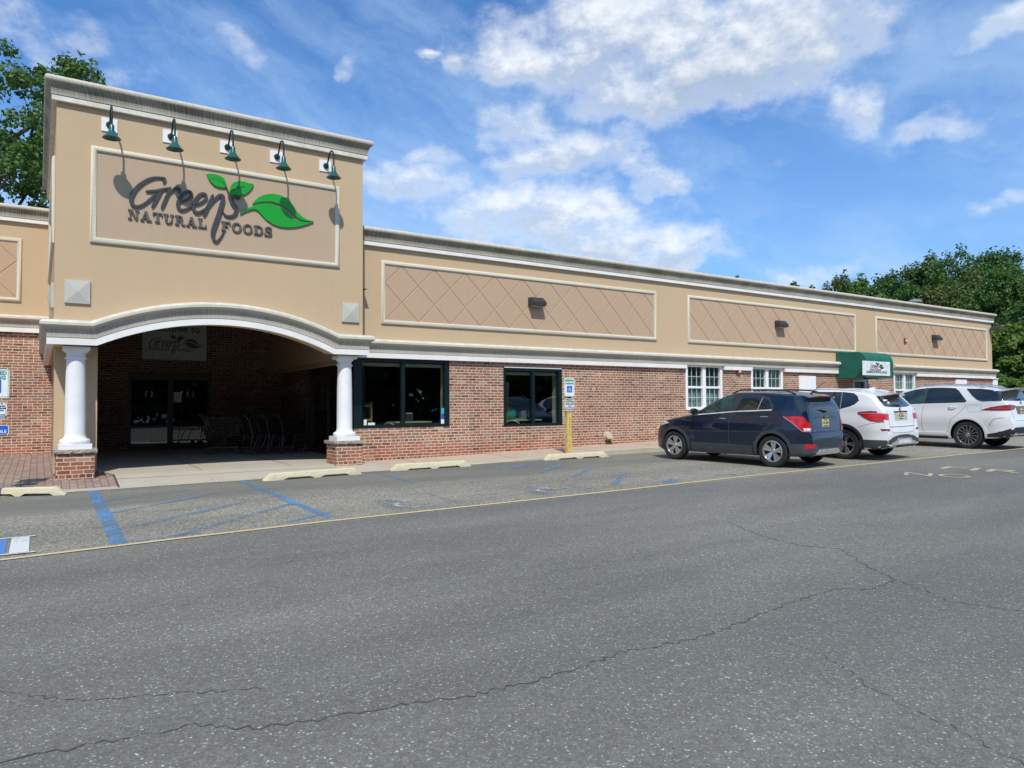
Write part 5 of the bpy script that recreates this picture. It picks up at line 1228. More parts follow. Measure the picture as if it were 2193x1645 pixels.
def make_suv(sp, name, label, cat='car', group=None):
    C_ = thing(name, (0, 0, 0), label, cat, group)
    Wd = sp['W']/2; y0, y1 = sp['y0'], sp['y1']; WB = sp['WB']; Rt = sp['Rt']
    top = smooth_tab(sp['top']); bot = lambda y: lerp_tab(sp['bot'], y); belt = lambda y: lerp_tab(sp['belt'], y)
    lowp = smooth_tab([(.15, .90), (.25, .945), (.36, .972), (.50, .985), (.62, .99), (.72, 1.0), (.84, .998), (1.0, .975), (1.1, .955), (1.4, .93)])
    def plan(y):
        f = 1.0
        for e, k, Lh in ((y-y0, sp.get('rr', .12), .55), (y1-y, .22, .85)):
            if e < Lh: f -= k*(1-e/Lh)**2.4
        return f
    def sidex(y, z):
        zb = belt(y); w = Wd*plan(y)
        if z <= zb: return w*lowp(z)
        return w*lowp(zb)-(z-zb)*sp.get('tumble', .36)-.10*(z-zb)**2
    ys = list(np.linspace(y0, y0+.45, 34))+list(np.linspace(y0+.47, y1-.45, 60))+list(np.linspace(y1-.43, y1, 24))
    rings = []
    for y in ys:
        zt = top(y); zb = bot(y); dr_ = sp.get('crown', .085)*min(1, max(.25, (zt-zb)/.8))
        ze = max(zt-dr_, zb+.05); pts = [(0, zb)]+[(sidex(y, zb+.03)*k, zb) for k in (.45, .85)]+[(sidex(y, zb+.03)*.97, zb+.008)]
        for k in range(23): z = zb+.03+(ze-zb-.03)*k/22; pts.append((sidex(y, z), z))
        xe = sidex(y, ze)
        for q in np.linspace(0, math.pi/2, 14)[1:]:
            pts.append((xe*math.cos(q)**(2/2.9), ze+(zt-ze)*math.sin(q)**(2/2.0)))
        rings.append((y, pts))
    n = len(rings[0][1]); vs = []
    for y, pts in rings: vs += [(x, y, z) for x, z in pts]+[(-x, y, z) for x, z in reversed(pts[1:-1])]
    N = 2*n-2; fs = [(i*N+k, i*N+(k+1) % N, (i+1)*N+(k+1) % N, (i+1)*N+k) for i in range(len(ys)-1) for k in range(N)]+[tuple(range(N)), tuple(range(len(ys)*N-1, (len(ys)-1)*N-1, -1))]
    mb = MB(); mb.add(vs, fs)
    tmp = mb.build('body_tmp', sp['paint'], None)
    bm = bmesh.new(); bm.from_mesh(tmp.data); bmesh.ops.triangulate(bm, faces=[f for f in bm.faces if len(f.verts) > 4]); bvh = BVHTree.FromBMesh(bm); bm.free()
    # wheel arches cut out of the solid body
    ct = MB()
    Ra = sp['Ra']
    for yc in (0, WB):
        for s in (-1, 1):
            zc = Rt
            pts = [(yc+Ra*math.cos(a), zc+Ra*math.sin(a)) for a in np.linspace(0, math.pi, 25)]+[(yc-Ra*1.02, -.1), (yc+Ra*1.02, -.1)]
            ct.prism(pts, s*(Wd-.40), s*(Wd+.3), 'x')
    cut = ct.build('cut_tmp', PLK, None)
    md = tmp.modifiers.new('b', 'BOOLEAN'); md.operation = 'DIFFERENCE'; md.solver = 'EXACT'; md.object = cut
    try: md.material_mode = 'TRANSFER'
    except Exception: pass
    dg = bpy.context.evaluated_depsgraph_get(); me = bpy.data.meshes.new_from_object(tmp.evaluated_get(dg))
    bpy.data.objects.remove(cut); bpy.data.objects.remove(tmp)
    me.polygons.foreach_set('use_smooth', [True]*len(me.polygons)); me.set_sharp_from_angle(angle=math.radians(28))
    me.name = 'body'; body = place('body', me, C_)
    def hitp(o, d):
        r = bvh.ray_cast(Vector(o), Vector(d).normalized()); return (r[0], r[1]) if r[0] is not None else (None, None)
    def patch(pname, poly, mode, mat_, off=.004, parent=C_, mirror=True, step=.05, thick=0.0, smooth=True):
        """poly in 2-D: 'side' (y,z), 'rear' (x,z), 'rearq' oblique (u,z), 'front' (x,z), 'top' (x,y)"""
        sides = (-1, 1) if mirror else (-1,)
        last = None
        for s in sides:
            mb = MB()
            P = [Vector((p[0], p[1])) for p in poly]; Pd = []
            for a, b_ in zip(P, P[1:]+P[:1]):
                k = max(1, int((b_-a).length/step)); Pd += [a.lerp(b_, i/k) for i in range(k)]
            xs_ = [p.x for p in Pd]; zs2 = [p.y for p in Pd]; inner = []
            gx = np.arange(min(xs_)+step*.5, max(xs_), step); gy = np.arange(min(zs2)+step*.5, max(zs2), step)
            inner = [Vector((a, b_)) for a in gx for b_ in gy]
            nP = len(Pd)
            try: vs2, _, tf, *_r = delaunay_2d_cdt(Pd+inner, [], [list(range(nP))], 1, 1e-5)
            except Exception: continue
            W3 = []
            for v in vs2:
                if mode == 'side': o, d = (s*2.0, v.x, v.y), (-s, 0, 0)
                elif mode == 'rear': o, d = ((v.x if mirror is False else -s*v.x*-1*-1), -4, v.y), (0, 1, 0)
                elif mode == 'rearq': o, d = (s*(-v.x*.7071*-1*-1)*-1, 0, v.y), (0, 1, 0)
                elif mode == 'front': o, d = (s*v.x, 8, v.y), (0, -1, 0)
                elif mode == 'top': o, d = (s*v.x, v.y, 4), (0, 0, -1)
                if mode == 'rear': o = ((-s*v.x) if mirror else v.x, -4, v.y)
                if mode == 'rearq':   # looking along (1,1) for the left side; u along (1,-1)/sqrt2
                    u = v.x*.70711; o = (u-2.5, -u-2.5, v.y); d = (1, 1, 0)
                    if s == 1: o = (-o[0], o[1], o[2]); d = (-1, 1, 0)
                h, nr = hitp(o, d)
                if h is None: W3.append(None); continue
                if nr.dot(Vector(d)) > 0: nr = -nr
                W3.append((h+nr*off, nr))
            used = {}; vv = []; ff = []
            for f_ in tf:
                if any(W3[i] is None for i in f_): continue
                for i in f_:
                    if i not in used: used[i] = len(vv); vv.append(W3[i][0])
                ff.append([used[i] for i in f_])
            if not ff: continue
            # turn a rim inwards so the piece has thickness
            ec = {}
            for f_ in ff:
                for a, b_ in zip(f_, f_[1:]+f_[:1]): ec[(a, b_)] = 1
            inv = {j: i for i, j in used.items()}
            sk = {}
            for (a, b_) in list(ec):
                if (b_, a) in ec: continue
                for q in (a, b_):
                    if q not in sk: sk[q] = len(vv); vv.append(W3[inv[q]][0]-W3[inv[q]][1]*(off+.012))
                ff.append([b_, a, sk[a], sk[b_]])
            mb.add(vv, ff)
            last = mb.build(pname, mat_, parent, smooth=smooth)
        return last
    def grow(poly, g):
        c_ = (sum(p[0] for p in poly)/len(poly), sum(p[1] for p in poly)/len(poly)); out_ = []
        for p in poly:
            d = Vector((p[0]-c_[0], p[1]-c_[1])); l = d.length; out_.append((c_[0]+d.x*(l+g)/l, c_[1]+d.y*(l+g)/l))
        return out_
    def stripe(pts, w):
        P = [Vector(p) for p in pts]; L, R_ = [], []
        for i, p in enumerate(P):
            d = (P[min(i+1, len(P)-1)]-P[max(i-1, 0)]).normalized(); nr = Vector((-d.y, d.x))*w/2; L.append(tuple(p+nr)); R_.append(tuple(p-nr))
        return L+R_[::-1]
    sp['fn'](C_, body, patch, grow, stripe, dict(W=Wd, hit=hitp))
    # seams
    for ln in sp['seams']: patch('door_seam', stripe(ln, .008), 'side', SEAM, .0015, body, step=.08)
    # arch flares
    fl_m, fw = sp['flare']
    for yc in (0, WB):
        A = np.linspace(-.42, math.pi+.42, 26)
        po_ = [(yc+(Ra+fw)*math.cos(a), Rt+(Ra+fw)*math.sin(a)) for a in A]; pi_ = [(yc+(Ra-.012)*math.cos(a), Rt+(Ra-.012)*math.sin(a)) for a in A]
        P_ = [p for p in po_ if p[1] > .22]; Q_ = [p for p in pi_ if p[1] > .22]
        if yc == 0: P_ = [(max(p[0], y0+.14), p[1]) for p in P_]
        patch('wheel_arch_trim', P_+Q_[::-1], 'side', fl_m, .012, C_, step=.04)
    # wheels
    def wheel(cx, cy, s):
        Wt = sp.get('Wt', .22); w = thing_part('wheel', C_)
        mb = MB(); r = Rt; e = Wt/2
        mb.lathe([(Rt*.68, -e+.015), (Rt*.78, -e), (Rt*.93, -e+.006), (Rt*.985, -e+.03), (Rt, -e+.055), (Rt, e-.055), (Rt*.985, e-.03), (Rt*.93, e-.006), (Rt*.78, e), (Rt*.68, e-.015), (Rt*.66, 0), (Rt*.68, -e+.015)], (0, 0, 0), 40, 'x')
        mb.f = mb.f[:-2]; mb.mi = mb.mi[:-2]; mb.uv = mb.uv[:-2]
        mb.v = [(x+cx, y+cy, z+Rt) for x, y, z in mb.v]; mb.build('tyre', RUB, w, smooth=True)
        Rr = sp['Rr']; xo = cx+s*(e-.02)
        mb = MB(); mb.lathe([(Rr, 0), (Rr+.006, s*.004), (Rr-.012, s*.008), (Rr-.022, -s*.01), (Rr-.03, -s*.10), (Rr-.03, -s*.11)], (0, 0, 0), 40, 'x')
        mb.f = mb.f[:-2]; mb.mi = mb.mi[:-2]; mb.uv = mb.uv[:-2]
        mb.v = [(x+xo, y+cy, z+Rt) for x, y, z in mb.v]; mb.build('rim_ring', ALLOY, w, smooth=True)
        mb = MB(); mb.lathe([(.0, 0), (Rr-.02, 0), (Rr-.02, -s*.012), (0, -s*.012)], (0, 0, 0), 32, 'x'); mb.v = [(x+xo-s*.10, y+cy, z+Rt) for x, y, z in mb.v]; mb.build('brake_disc', ALLOYD, w)
        mb = MB(); ns, tw_, wi, wo = sp['spokes']
        for k in range(ns):
            for j in (-1, 1) if tw_ else (0,):
                a = 2*math.pi*(k+.25)/ns+sp.get('a0', 0); ai = a+j*tw_*.55/ns; ao = a+j*tw_/ns
                p_ = Vector((xo-s*.035, cy+.045*math.cos(ai), Rt+.045*math.sin(ai))); q_ = Vector((xo-s*.012, cy+(Rr-.012)*math.cos(ao), Rt+(Rr-.012)*math.sin(ao)))
                d = (q_-p_).normalized(); sd_ = Vector((s, 0, 0)).cross(d).normalized(); up = Vector((s, 0, 0))
                mb.add([p_-sd_*wi-up*.02, p_+sd_*wi-up*.02, p_+sd_*wi*.7+up*.012, p_-sd_*wi*.7+up*.012, q_-sd_*wo-up*.02, q_+sd_*wo-up*.02, q_+sd_*wo*.7+up*.008, q_-sd_*wo*.7+up*.008],
                       [(0,1,2,3),(7,6,5,4),(0,4,5,1),(1,5,6,2),(2,6,7,3),(3,7,4,0)])
        mb.build('spokes', sp.get('spoke_mat', ALLOY), w)
        mb = MB(); mb.lathe([(.0, s*.0), (.045, s*-.002), (.055, -s*.02), (.05, -s*.05), (0, -s*.05)], (0, 0, 0), 20, 'x'); mb.v = [(x+xo-s*.012, y+cy, z+Rt) for x, y, z in mb.v]; mb.build('hub_cap', ALLOY, w, smooth=True)
    for yc in (0, WB):
        for s in (-1, 1): wheel(s*sp['track'], yc, s)
    return C_
def thing_part(name, parent):
    o = bpy.data.objects.new(name, None); COL.objects.link(o); o.parent = parent; ORG[o.name] = ORG[parent.name]; o.empty_display_size = .1
    return o
def rails(C_, g, y0, y1, zf, x, mat_, up=.035):
    for s in (-1, 1):
        mb = MB(); pts = []
        for k, y in enumerate(np.linspace(y0, y1, 14)):
            h = g['hit']((s*x, y, 4), (0, 0, -1))[0]; e = min(k, 13-k)
            pts.append((s*x, y, h.z+up*min(1, e/1.5)+.004))
        mb.tube(pts, .018, 8); mb.build('roof_rail', mat_, C_, smooth=True)
def mirrors(C_, g, y, z, mat_, s2=1.0):
    for s in (-1, 1):
        x = s*(g['W']+.085)
        bm = bmesh.new(); bmesh.ops.create_icosphere(bm, subdivisions=3, radius=1)
        for v in bm.verts:
            c = v.co; f_ = max(abs(c.x), abs(c.y), abs(c.z)); k = .55+.45/f_
            v.co = Vector((x+c.x*k*.095*s2, y+c.y*k*.055, z+c.z*k*.072*s2))
        me = bpy.data.meshes.new('door_mirror'); bm.to_mesh(me); bm.free(); me.materials.append(mat_)
        me.polygons.foreach_set('use_smooth', [True]*len(me.polygons)); m_ = place('door_mirror', me, C_)
        MB().box(min(x, s*(g['W']-.06)), max(x, s*(g['W']-.06)), y-.03, y+.03, z-.07, z-.035).build('mirror_arm', PLK, m_)
        MB().box(x-.075, x+.075, y-.062, y-.056, z-.05, z+.05).build('mirror_glass', CGL, m_)
def handle(C_, g, y, z, mat_, L=.10):
    for s in (-1, 1):
        mb = MB()
        h = g['hit']((s*3, y, z), (-s, 0, 0))[0]
        x = h.x
        mb.tube([(x-s*.005, y-L, z-.004), (x+s*.03, y-L*.7, z), (x+s*.034, y, z+.003), (x+s*.03, y+L*.7, z), (x-s*.005, y+L, z-.004)], [.010, .014, .015, .014, .010], 8)
        mb.build('door_handle', mat_, C_, smooth=True)
def plate(C_, g, x, z, yo, txt, w=.30, h=.155):
    hh = g['hit']((x, -4, z), (0, 1, 0))[0]; y = hh.y-yo
    p_ = MB().box(x-w/2, x+w/2, y-.006, y+.03, z-h/2, z+h/2).build('licence_plate', PLT, C_)
    text('plate_text', txt, simple('plate print', (.12, .10, .05), .5), .066, wallmtx(x, y-.0075, z-.0), p_, bold=.001); text('plate_text', 'GARDEN STATE', SIGNK, .026, wallmtx(x, y-.0075, z-.06), p_); text('plate_text', 'NEW JERSEY', SIGNK, .026, wallmtx(x, y-.0075, z+.06), p_)
    return y
def wiper(C_, g, pts):
    mb = MB(); P = []
    for x, z in pts:
        h, n_ = g['hit']((x, -4, z), (0, 1, 0)); P.append(h+Vector((0, -.03, .01)))
    mb.tube(P, [.022, .012, .008], 8); mb.build('rear_wiper', PLK, C_)
def exhaust(C_, x, y, z, w=.07):
    mb = MB(); mb.lathe([(w*.5, 0), (w*.55, .0), (w*.6, .01), (w*.6, .14), (w*.5, .14)], (0, 0, 0), 16); mb.v = [(x+a*1.4, y+c_, z+b_*.75) for a, b_, c_ in mb.v]; return mb.build('exhaust_tip', CHR, C_, smooth=True)
def spoiler(C_, g, y0_, y1_, z0_, w, mat_, drop=.05, lampm=REDD, lw=.16):
    """roof spoiler: a tapering wing that overhangs the rear glass"""
    mb = MB(); N = 12; vs = []
    for i in range(N+1):
        x = -w+2*w*i/N; e = 1-abs(x/w)**4; yy = y0_+.06*(1-e)+.0; zz = z0_-.035*abs(x/w)**2
        ht = g['hit']((x*.97, y1_, 4), (0, 0, -1))[0].z+.004
        vs += [(x, y1_, ht), (x, yy, zz+.0), (x, yy+.01, zz-.028), (x, y1_, ht-drop-.03)]
    mb.add(vs, [(i*4+k, i*4+(k+1) % 4, (i+1)*4+(k+1) % 4, (i+1)*4+k) for i in range(N) for k in range(4)]+[(0, 1, 2, 3), (N*4+3, N*4+2, N*4+1, N*4)])
    s_ = mb.build('roof_spoiler', mat_, C_, smooth=True)
    MB().box(-lw, lw, y0_-.004, y0_+.02, z0_-.030, z0_-.008).build('brake_light', lampm, s_)

def trax_fn(C_, body, patch, grow, stripe, g):
    win1 = [(1.90, 1.12), (1.80, 1.22), (1.62, 1.35), (1.38, 1.46), (1.15, 1.515), (.96, 1.525), (1.02, 1.21), (1.5, 1.15)]
    win2 = [(.78, 1.52), (.5, 1.515), (.23, 1.49), (.12, 1.42), (.04, 1.30), (.08, 1.25), (.16, 1.225), (.90, 1.20)]
    blk = [(1.95, 1.10), (1.8, 1.25), (1.60, 1.385), (1.36, 1.50), (1.1, 1.55), (.7, 1.555), (.3, 1.535), (.14, 1.50), (-.02, 1.30), (.03, 1.215), (.5, 1.19), (1.5, 1.125)]
    patch('window_surround', blk, 'side', simple('satin pillar', (.03, .035, .045), .5), .003, C_)
    patch('front_side_window', win1, 'side', CGLF, .007, C_); patch('rear_side_window', win2, 'side', CGL, .007, C_)
    patch('quarter_bar', stripe([(.28, 1.50), (.36, 1.215)], .02), 'side', simple('bar grey', (.25, .26, .27), .4), .010, C_)
    patch('chrome_strip', stripe([(1.98, 1.085), (1.5, 1.125), (.9, 1.18), (.4, 1.205), (.02, 1.225)], .022), 'side', simple('bright belt strip', (.62, .63, .64), .25), .010, C_, step=.04)
    patch('rear_window', [(-.64, 1.165), (-.64, 1.30), (-.58, 1.47), (0, 1.49), (.58, 1.47), (.64, 1.30), (.64, 1.165), (0, 1.155)], 'rear', CGL, .006, C_, mirror=False)
    patch('rear_corner_glass', [(-.41, 1.50), (-.53, 1.50), (-.64, 1.34), (-.70, 1.18), (-.60, 1.18)], 'side', CGL, .005, C_)
    patch('tail_lamp', [(-.40, 1.085), (-.24, 1.10), (-.08, 1.09), (.02, .97), (.06, .85), (.07, .80), (-.10, .80), (-.20, .90), (-.30, 1.00)], 'rearq', REDL, .014, C_, step=.035)
    patch('reverse_lamp', [(-.09, .855), (.055, .855), (.06, .805), (-.075, .80)], 'rearq', CLR, .017, C_, step=.03)
    patch('lamp_edge', stripe([(-.42, 1.09), (-.31, .99), (-.21, .89), (-.11, .79), (.06, .785)], .014), 'rearq', simple('pink lens edge', (.6, .25, .25), .2), .016, C_, step=.03)
    yz_ = [(y, z) for y, z in ((.48, .25), (.48, .44), (1.2, .45), (2.08, .45), (2.08, .25))]
    patch('sill_cladding', yz_, 'side', PLAS, .012, C_)
    patch('bumper_cladding', [(-.87, .26), (-.87, .52), (-.62, .535), (-.48, .50), (-.40, .44), (.40, .44), (.48, .50), (.62, .535), (.87, .52), (.87, .26)], 'rear', PLAS, .010, C_, mirror=False)
    patch('side_bumper_cladding', [(-.38, .24), (-.42, .52), (-.80, .53), (-.84, .28)], 'side', PLAS, .011, C_)
    patch('skid_plate', [(-.52, .29), (-.40, .40), (.40, .40), (.52, .29)], 'rear', SILV, .026, C_, mirror=False)
    patch('rear_reflector', [(-.76, .42), (-.77, .52), (-.58, .525), (-.60, .44)], 'rear', REDL, .016, C_)
    patch('tailgate_seam', stripe([(-.66, 1.14), (-.62, .80), (-.60, .64), (0, .62), (.60, .64), (.62, .80), (.66, 1.14)], .010), 'rear', DRKC, .002, body, mirror=False)
    patch('tailgate_garnish', stripe([(-.42, 1.07), (0, 1.08), (.42, 1.07)], .022), 'rear', simple('navy garnish', (.02, .03, .05), .2), .014, C_, mirror=False)
    patch('tailgate_crease', stripe([(-.40, .79), (0, .78), (.40, .79)], .018), 'rear', simple('navy crease', (.05, .08, .12), .2), .012, C_, mirror=False)
    patch('headlamp', [(2.72, .88), (3.02, .80), (3.12, .78), (3.08, .92), (2.95, .95)], 'side', CLR, .006, C_)
    y = plate(C_, g, -.02, .95, .0, 'G25-MBF')
    e = MB(); yy = g['hit']((-.02, -4, 1.085), (0, 1, 0))[0].y-.02; e.prism([(-.08, 1.07), (-.03, 1.07), (-.03, 1.055), (.03, 1.055), (.04, 1.078), (.09, 1.078), (.08, 1.10), (.03, 1.10), (.03, 1.115), (-.03, 1.115), (-.04, 1.092), (-.09, 1.092)], yy-.012, yy)
    e.build('rear_emblem', simple('gold emblem', (.45, .36, .12), .3, metal=.8), C_)
    tx_ = text('trim_badge', 'TRAX', CHR, .05, wallmtx(-.50, g['hit']((-.50, -4, .78), (0, 1, 0))[0].y-.012, .78), C_)
    rails(C_, g, -.38, 1.15, 0, .56, PLAS, .05); mirrors(C_, g, 1.93, 1.17, NAVY); handle(C_, g, 1.22, 1.02, CHR, .08); handle(C_, g, .20, 1.08, CHR, .09)
    spoiler(C_, g, -.74, -.50, 1.53, .55, NAVY); wiper(C_, g, [(.02, 1.175), (-.10, 1.20), (-.26, 1.225)])
    h = g['hit']((0, -.42, 4), (0, 0, -1))[0]; MB().tube([(0, -.42, h.z), (0, -.50, h.z+.06), (.0, -.72, h.z+.24)], [.02, .006, .004], 6).build('antenna', PLK, C_)
    patch('windscreen', [(0, 1.62), (0, 1.30), (.1, 1.15), (.5, 1.0)], 'side', CGL, .001, C_) if 0 else None
    patch('windscreen', [(-.60, 1.16), (-.52, 1.50), (0, 1.55), (.52, 1.50), (.60, 1.16), (0, 1.12)], 'front', CGL, .005, C_, mirror=False)
TRAX = dict(rr=.24, W=1.775, y0=-.80, y1=3.22, WB=2.58, Rt=.343, Ra=.40, Rr=.225, track=.775, paint=NAVY, flare=(PLAS, .055), spokes=(5, .95, .030, .040), a0=.1, Wt=.21, tumble=.33,
    top=[(-.80, .62), (-.795, .70), (-.78, .75), (-.755, .80), (-.745, 1.0), (-.725, 1.12), (-.70, 1.27), (-.60, 1.47), (-.50, 1.56), (-.25, 1.60), (.4, 1.635), (.9, 1.635), (1.2, 1.585), (1.5, 1.455), (2.12, 1.14), (2.35, 1.09), (2.8, 1.0), (3.0, .93), (3.13, .80), (3.19, .66), (3.22, .50)],
    bot=[(-.84, .33), (-.6, .26), (0, .22), (2.6, .20), (3.0, .19), (3.22, .26)], belt=[(-.84, 1.22), (0, 1.22), (.9, 1.18), (2.0, 1.08), (3.2, 1.02)],
    seams=[[(1.02, 1.18), (1.05, .9), (1.06, .6), (1.05, .26)], [(2.08, 1.05), (2.12, .8), (2.02, .55), (2.0, .3)], [(.12, 1.24), (.02, 1.05), (.10, .86), (.34, .66), (.44, .5)], [(.5, 1.19), (1.5, 1.12)]], fn=trax_fn)
def x3_fn(C_, body, patch, grow, stripe, g):
    win = [(2.05, 1.12), (1.9, 1.25), (1.6, 1.45), (1.3, 1.55), (.8, 1.60), (.1, 1.595), (-.16, 1.57), (-.26, 1.50), (-.31, 1.40), (-.22, 1.31), (-.10, 1.26), (.12, 1.205), (1.0, 1.15)]
    patch('window_surround', grow(win, .018), 'side', PLK, .003, C_)
    f = lambda a, b_: [p for p in win]
    patch('side_windows', win, 'side', CGL, .007, C_)
    for l in ([(.12, 1.595), (.10, 1.205)], [(.30, 1.60), (.46, 1.19)], [(1.12, 1.59), (1.16, 1.14)]): patch('window_pillar', stripe(l, .022 if l[0][0] < .2 else .05), 'side', PLK if l[0][0] > .2 else simple('pillar grey', (.2, .2, .2), .4), .011, C_)
    patch('rear_window', [(-.64, 1.27), (-.62, 1.40), (-.56, 1.53), (0, 1.555), (.56, 1.53), (.62, 1.40), (.64, 1.27), (.4, 1.245), (0, 1.24), (-.4, 1.245)], 'rear', CGL, .006, C_, mirror=False)
    patch('tail_lamp', [(-.40, 1.10), (-.18, 1.145), (-.08, 1.16), (-.06, 1.12), (.20, 1.09), (.19, .96), (.05, .965), (.06, .92), (-.08, .905), (-.20, .93), (-.30, 1.0)], 'rearq', REDL, .013, C_, step=.035)
    patch('lamp_stripe', stripe([(-.38, 1.105), (-.10, 1.105), (.19, 1.085)], .014), 'rearq', simple('pale lens line', (.6, .3, .3), .3), .017, C_, step=.03)
    patch('lamp_shade', stripe([(-.39, 1.118), (-.18, 1.145), (-.07, 1.135)], .03), 'rearq', REDD, .018, C_, step=.03)
    patch('rear_reflector', [(-.86, .745), (-.84, .705), (-.66, .695), (-.66, .745)], 'rear', REDD, .008, C_)
    patch('bumper_cladding', [(-.93, .28), (-.93, .48), (-.70, .49), (-.50, .56), (-.2, .60), (.2, .60), (.50, .56), (.70, .49), (.93, .48), (.93, .28)], 'rear', PLAS, .010, C_, mirror=False)
    patch('side_bumper_cladding', [(-.36, .23), (-.38, .49), (-.93, .49), (-.96, .32)], 'side', PLAS, .011, C_)
    patch('sill_cladding', [(.5, .24), (.5, .42), (2.3, .42), (2.3, .24)], 'side', PLAS, .012, C_)
    patch('skid_plate', [(-.74, .30), (-.55, .43), (-.40, .45), (-.30, .52), (.30, .52), (.40, .45), (.55, .43), (.74, .30), (.50, .37), (-.50, .37)], 'rear', SILV, .030, C_, mirror=False)
    patch('skid_recess', [(-.34, .395), (-.22, .48), (.22, .48), (.34, .395)], 'rear', simple('skid inset', (.66, .66, .62), .5), .036, C_, mirror=False)
    patch('tailgate_seam', stripe([(-.70, 1.24), (-.66, 1.15), (-.62, .95), (-.60, .76), (-.52, .65), (0, .64), (.52, .65), (.60, .76), (.62, .95), (.66, 1.15), (.70, 1.24)], .010), 'rear', simple('seam grey', (.15, .15, .15), .8), .002, body, mirror=False)
    patch('tailgate_ledge', stripe([(-.58, .80), (0, .79), (.58, .80)], .02), 'rear', simple('ledge shade', (.5, .5, .5), .5), .016, C_, mirror=False)
    patch('plate_recess', [(-.30, .93), (-.33, 1.125), (.33, 1.125), (.30, .93)], 'rear', simple('recess white', (.45, .46, .46), .5), .003, C_, mirror=False)
    patch('recess_shade', stripe([(-.33, 1.135), (.33, 1.135)], .028), 'rear', PLK, .010, C_, mirror=False)
    plate(C_, g, -.02, 1.03, .006, 'P71-MTZ')
    h = g['hit']((0, -4, 1.185), (0, 1, 0))[0]
    e = MB(); e.lathe([(.0, 0), (.045, 0), (.045, .014), (0, .014)], (0, 0, 0), 24); e.v = [(x, h.y-.002-z, 1.19+y) for x, y, z in e.v]; o = e.build('rear_emblem', SIGNK, C_)
    e = MB()
    for a in (0, 2): e.prism([(0, 1.19)]+[(.030*math.cos(math.radians(q+a*90)), 1.19+.030*math.sin(math.radians(q+a*90))) for q in range(0, 91, 15)], h.y-.020, h.y-.016)
    for a in (1, 3): e.prism([(0, 1.19)]+[(.030*math.cos(math.radians(q+a*90)), 1.19+.030*math.sin(math.radians(q+a*90))) for q in range(0, 91, 15)], h.y-.0195, h.y-.0165)
    e.build('emblem_field', CLR, o)
    for k, s_ in enumerate(('SALTY', 'BEACH', 'LIFE')):
        z_ = 1.455-.055*k; x_ = -.42+.035*k; hh = g['hit']((x_, -4, z_), (0, 1, 0))[0]
        text('window_decal', s_, PAPER, .062, Matrix.Translation((x_, hh.y-.012, z_)) @ Matrix.Rotation(math.radians(62), 4, 'X'), C_, bold=.004)
    rails(C_, g, -.35, 1.3, 0, .62, WPT, .02); mirrors(C_, g, 2.02, 1.17, WPT); handle(C_, g, 1.25, 1.02, WPT); handle(C_, g, .30, 1.06, WPT)
    spoiler(C_, g, -.80, -.48, 1.565, .58, WPT, .04); wiper(C_, g, [(.0, 1.27), (-.10, 1.285), (-.30, 1.30)])
    for x in (-.52, -.43): exhaust(C_, x, -.96, .34, .065)
    h = g['hit']((0, -.20, 4), (0, 0, -1))[0]
    mb = MB(); mb.add([(-.035, -.30, h.z-.01), (.035, -.30, h.z-.01), (.035, -.05, h.z), (-.035, -.05, h.z), (0, -.30, h.z+.075), (0, -.22, h.z+.07)], [(0, 1, 4), (1, 2, 5, 4), (2, 3, 5), (3, 0, 4, 5)]); mb.build('roof_fin', WPT, C_)
X3 = dict(W=1.88, y0=-.965, y1=3.68, WB=2.81, Rt=.365, Ra=.425, Rr=.245, track=.81, paint=WPT, flare=(PLK, .06), spokes=(5, .75, .020, .028), a0=.3, Wt=.24, tumble=.34, rr=.17,
    top=[(-.965, .62), (-.96, .72), (-.94, .78), (-.915, .95), (-.89, 1.15), (-.86, 1.23), (-.72, 1.40), (-.57, 1.545), (-.42, 1.61), (0, 1.66), (.6, 1.69), (1.2, 1.67), (1.55, 1.59), (2.3, 1.17), (2.5, 1.12), (3.2, 1.02), (3.5, .92), (3.62, .78), (3.68, .52)],
    bot=[(-.965, .36), (-.7, .27), (0, .22), (2.8, .2), (3.4, .2), (3.68, .26)], belt=[(-.965, 1.25), (-.2, 1.26), (.1, 1.2), (2.0, 1.10), (3.6, 1.03)],
    seams=[[(.12, 1.2), (.10, .95), (.2, .85)], [(1.16, 1.12), (1.18, .6), (1.17, .28)], [(2.1, 1.05), (2.15, .7), (2.1, .3)], [(-.36, .78), (-.6, .86), (-.9, .90)]], fn=x3_fn)
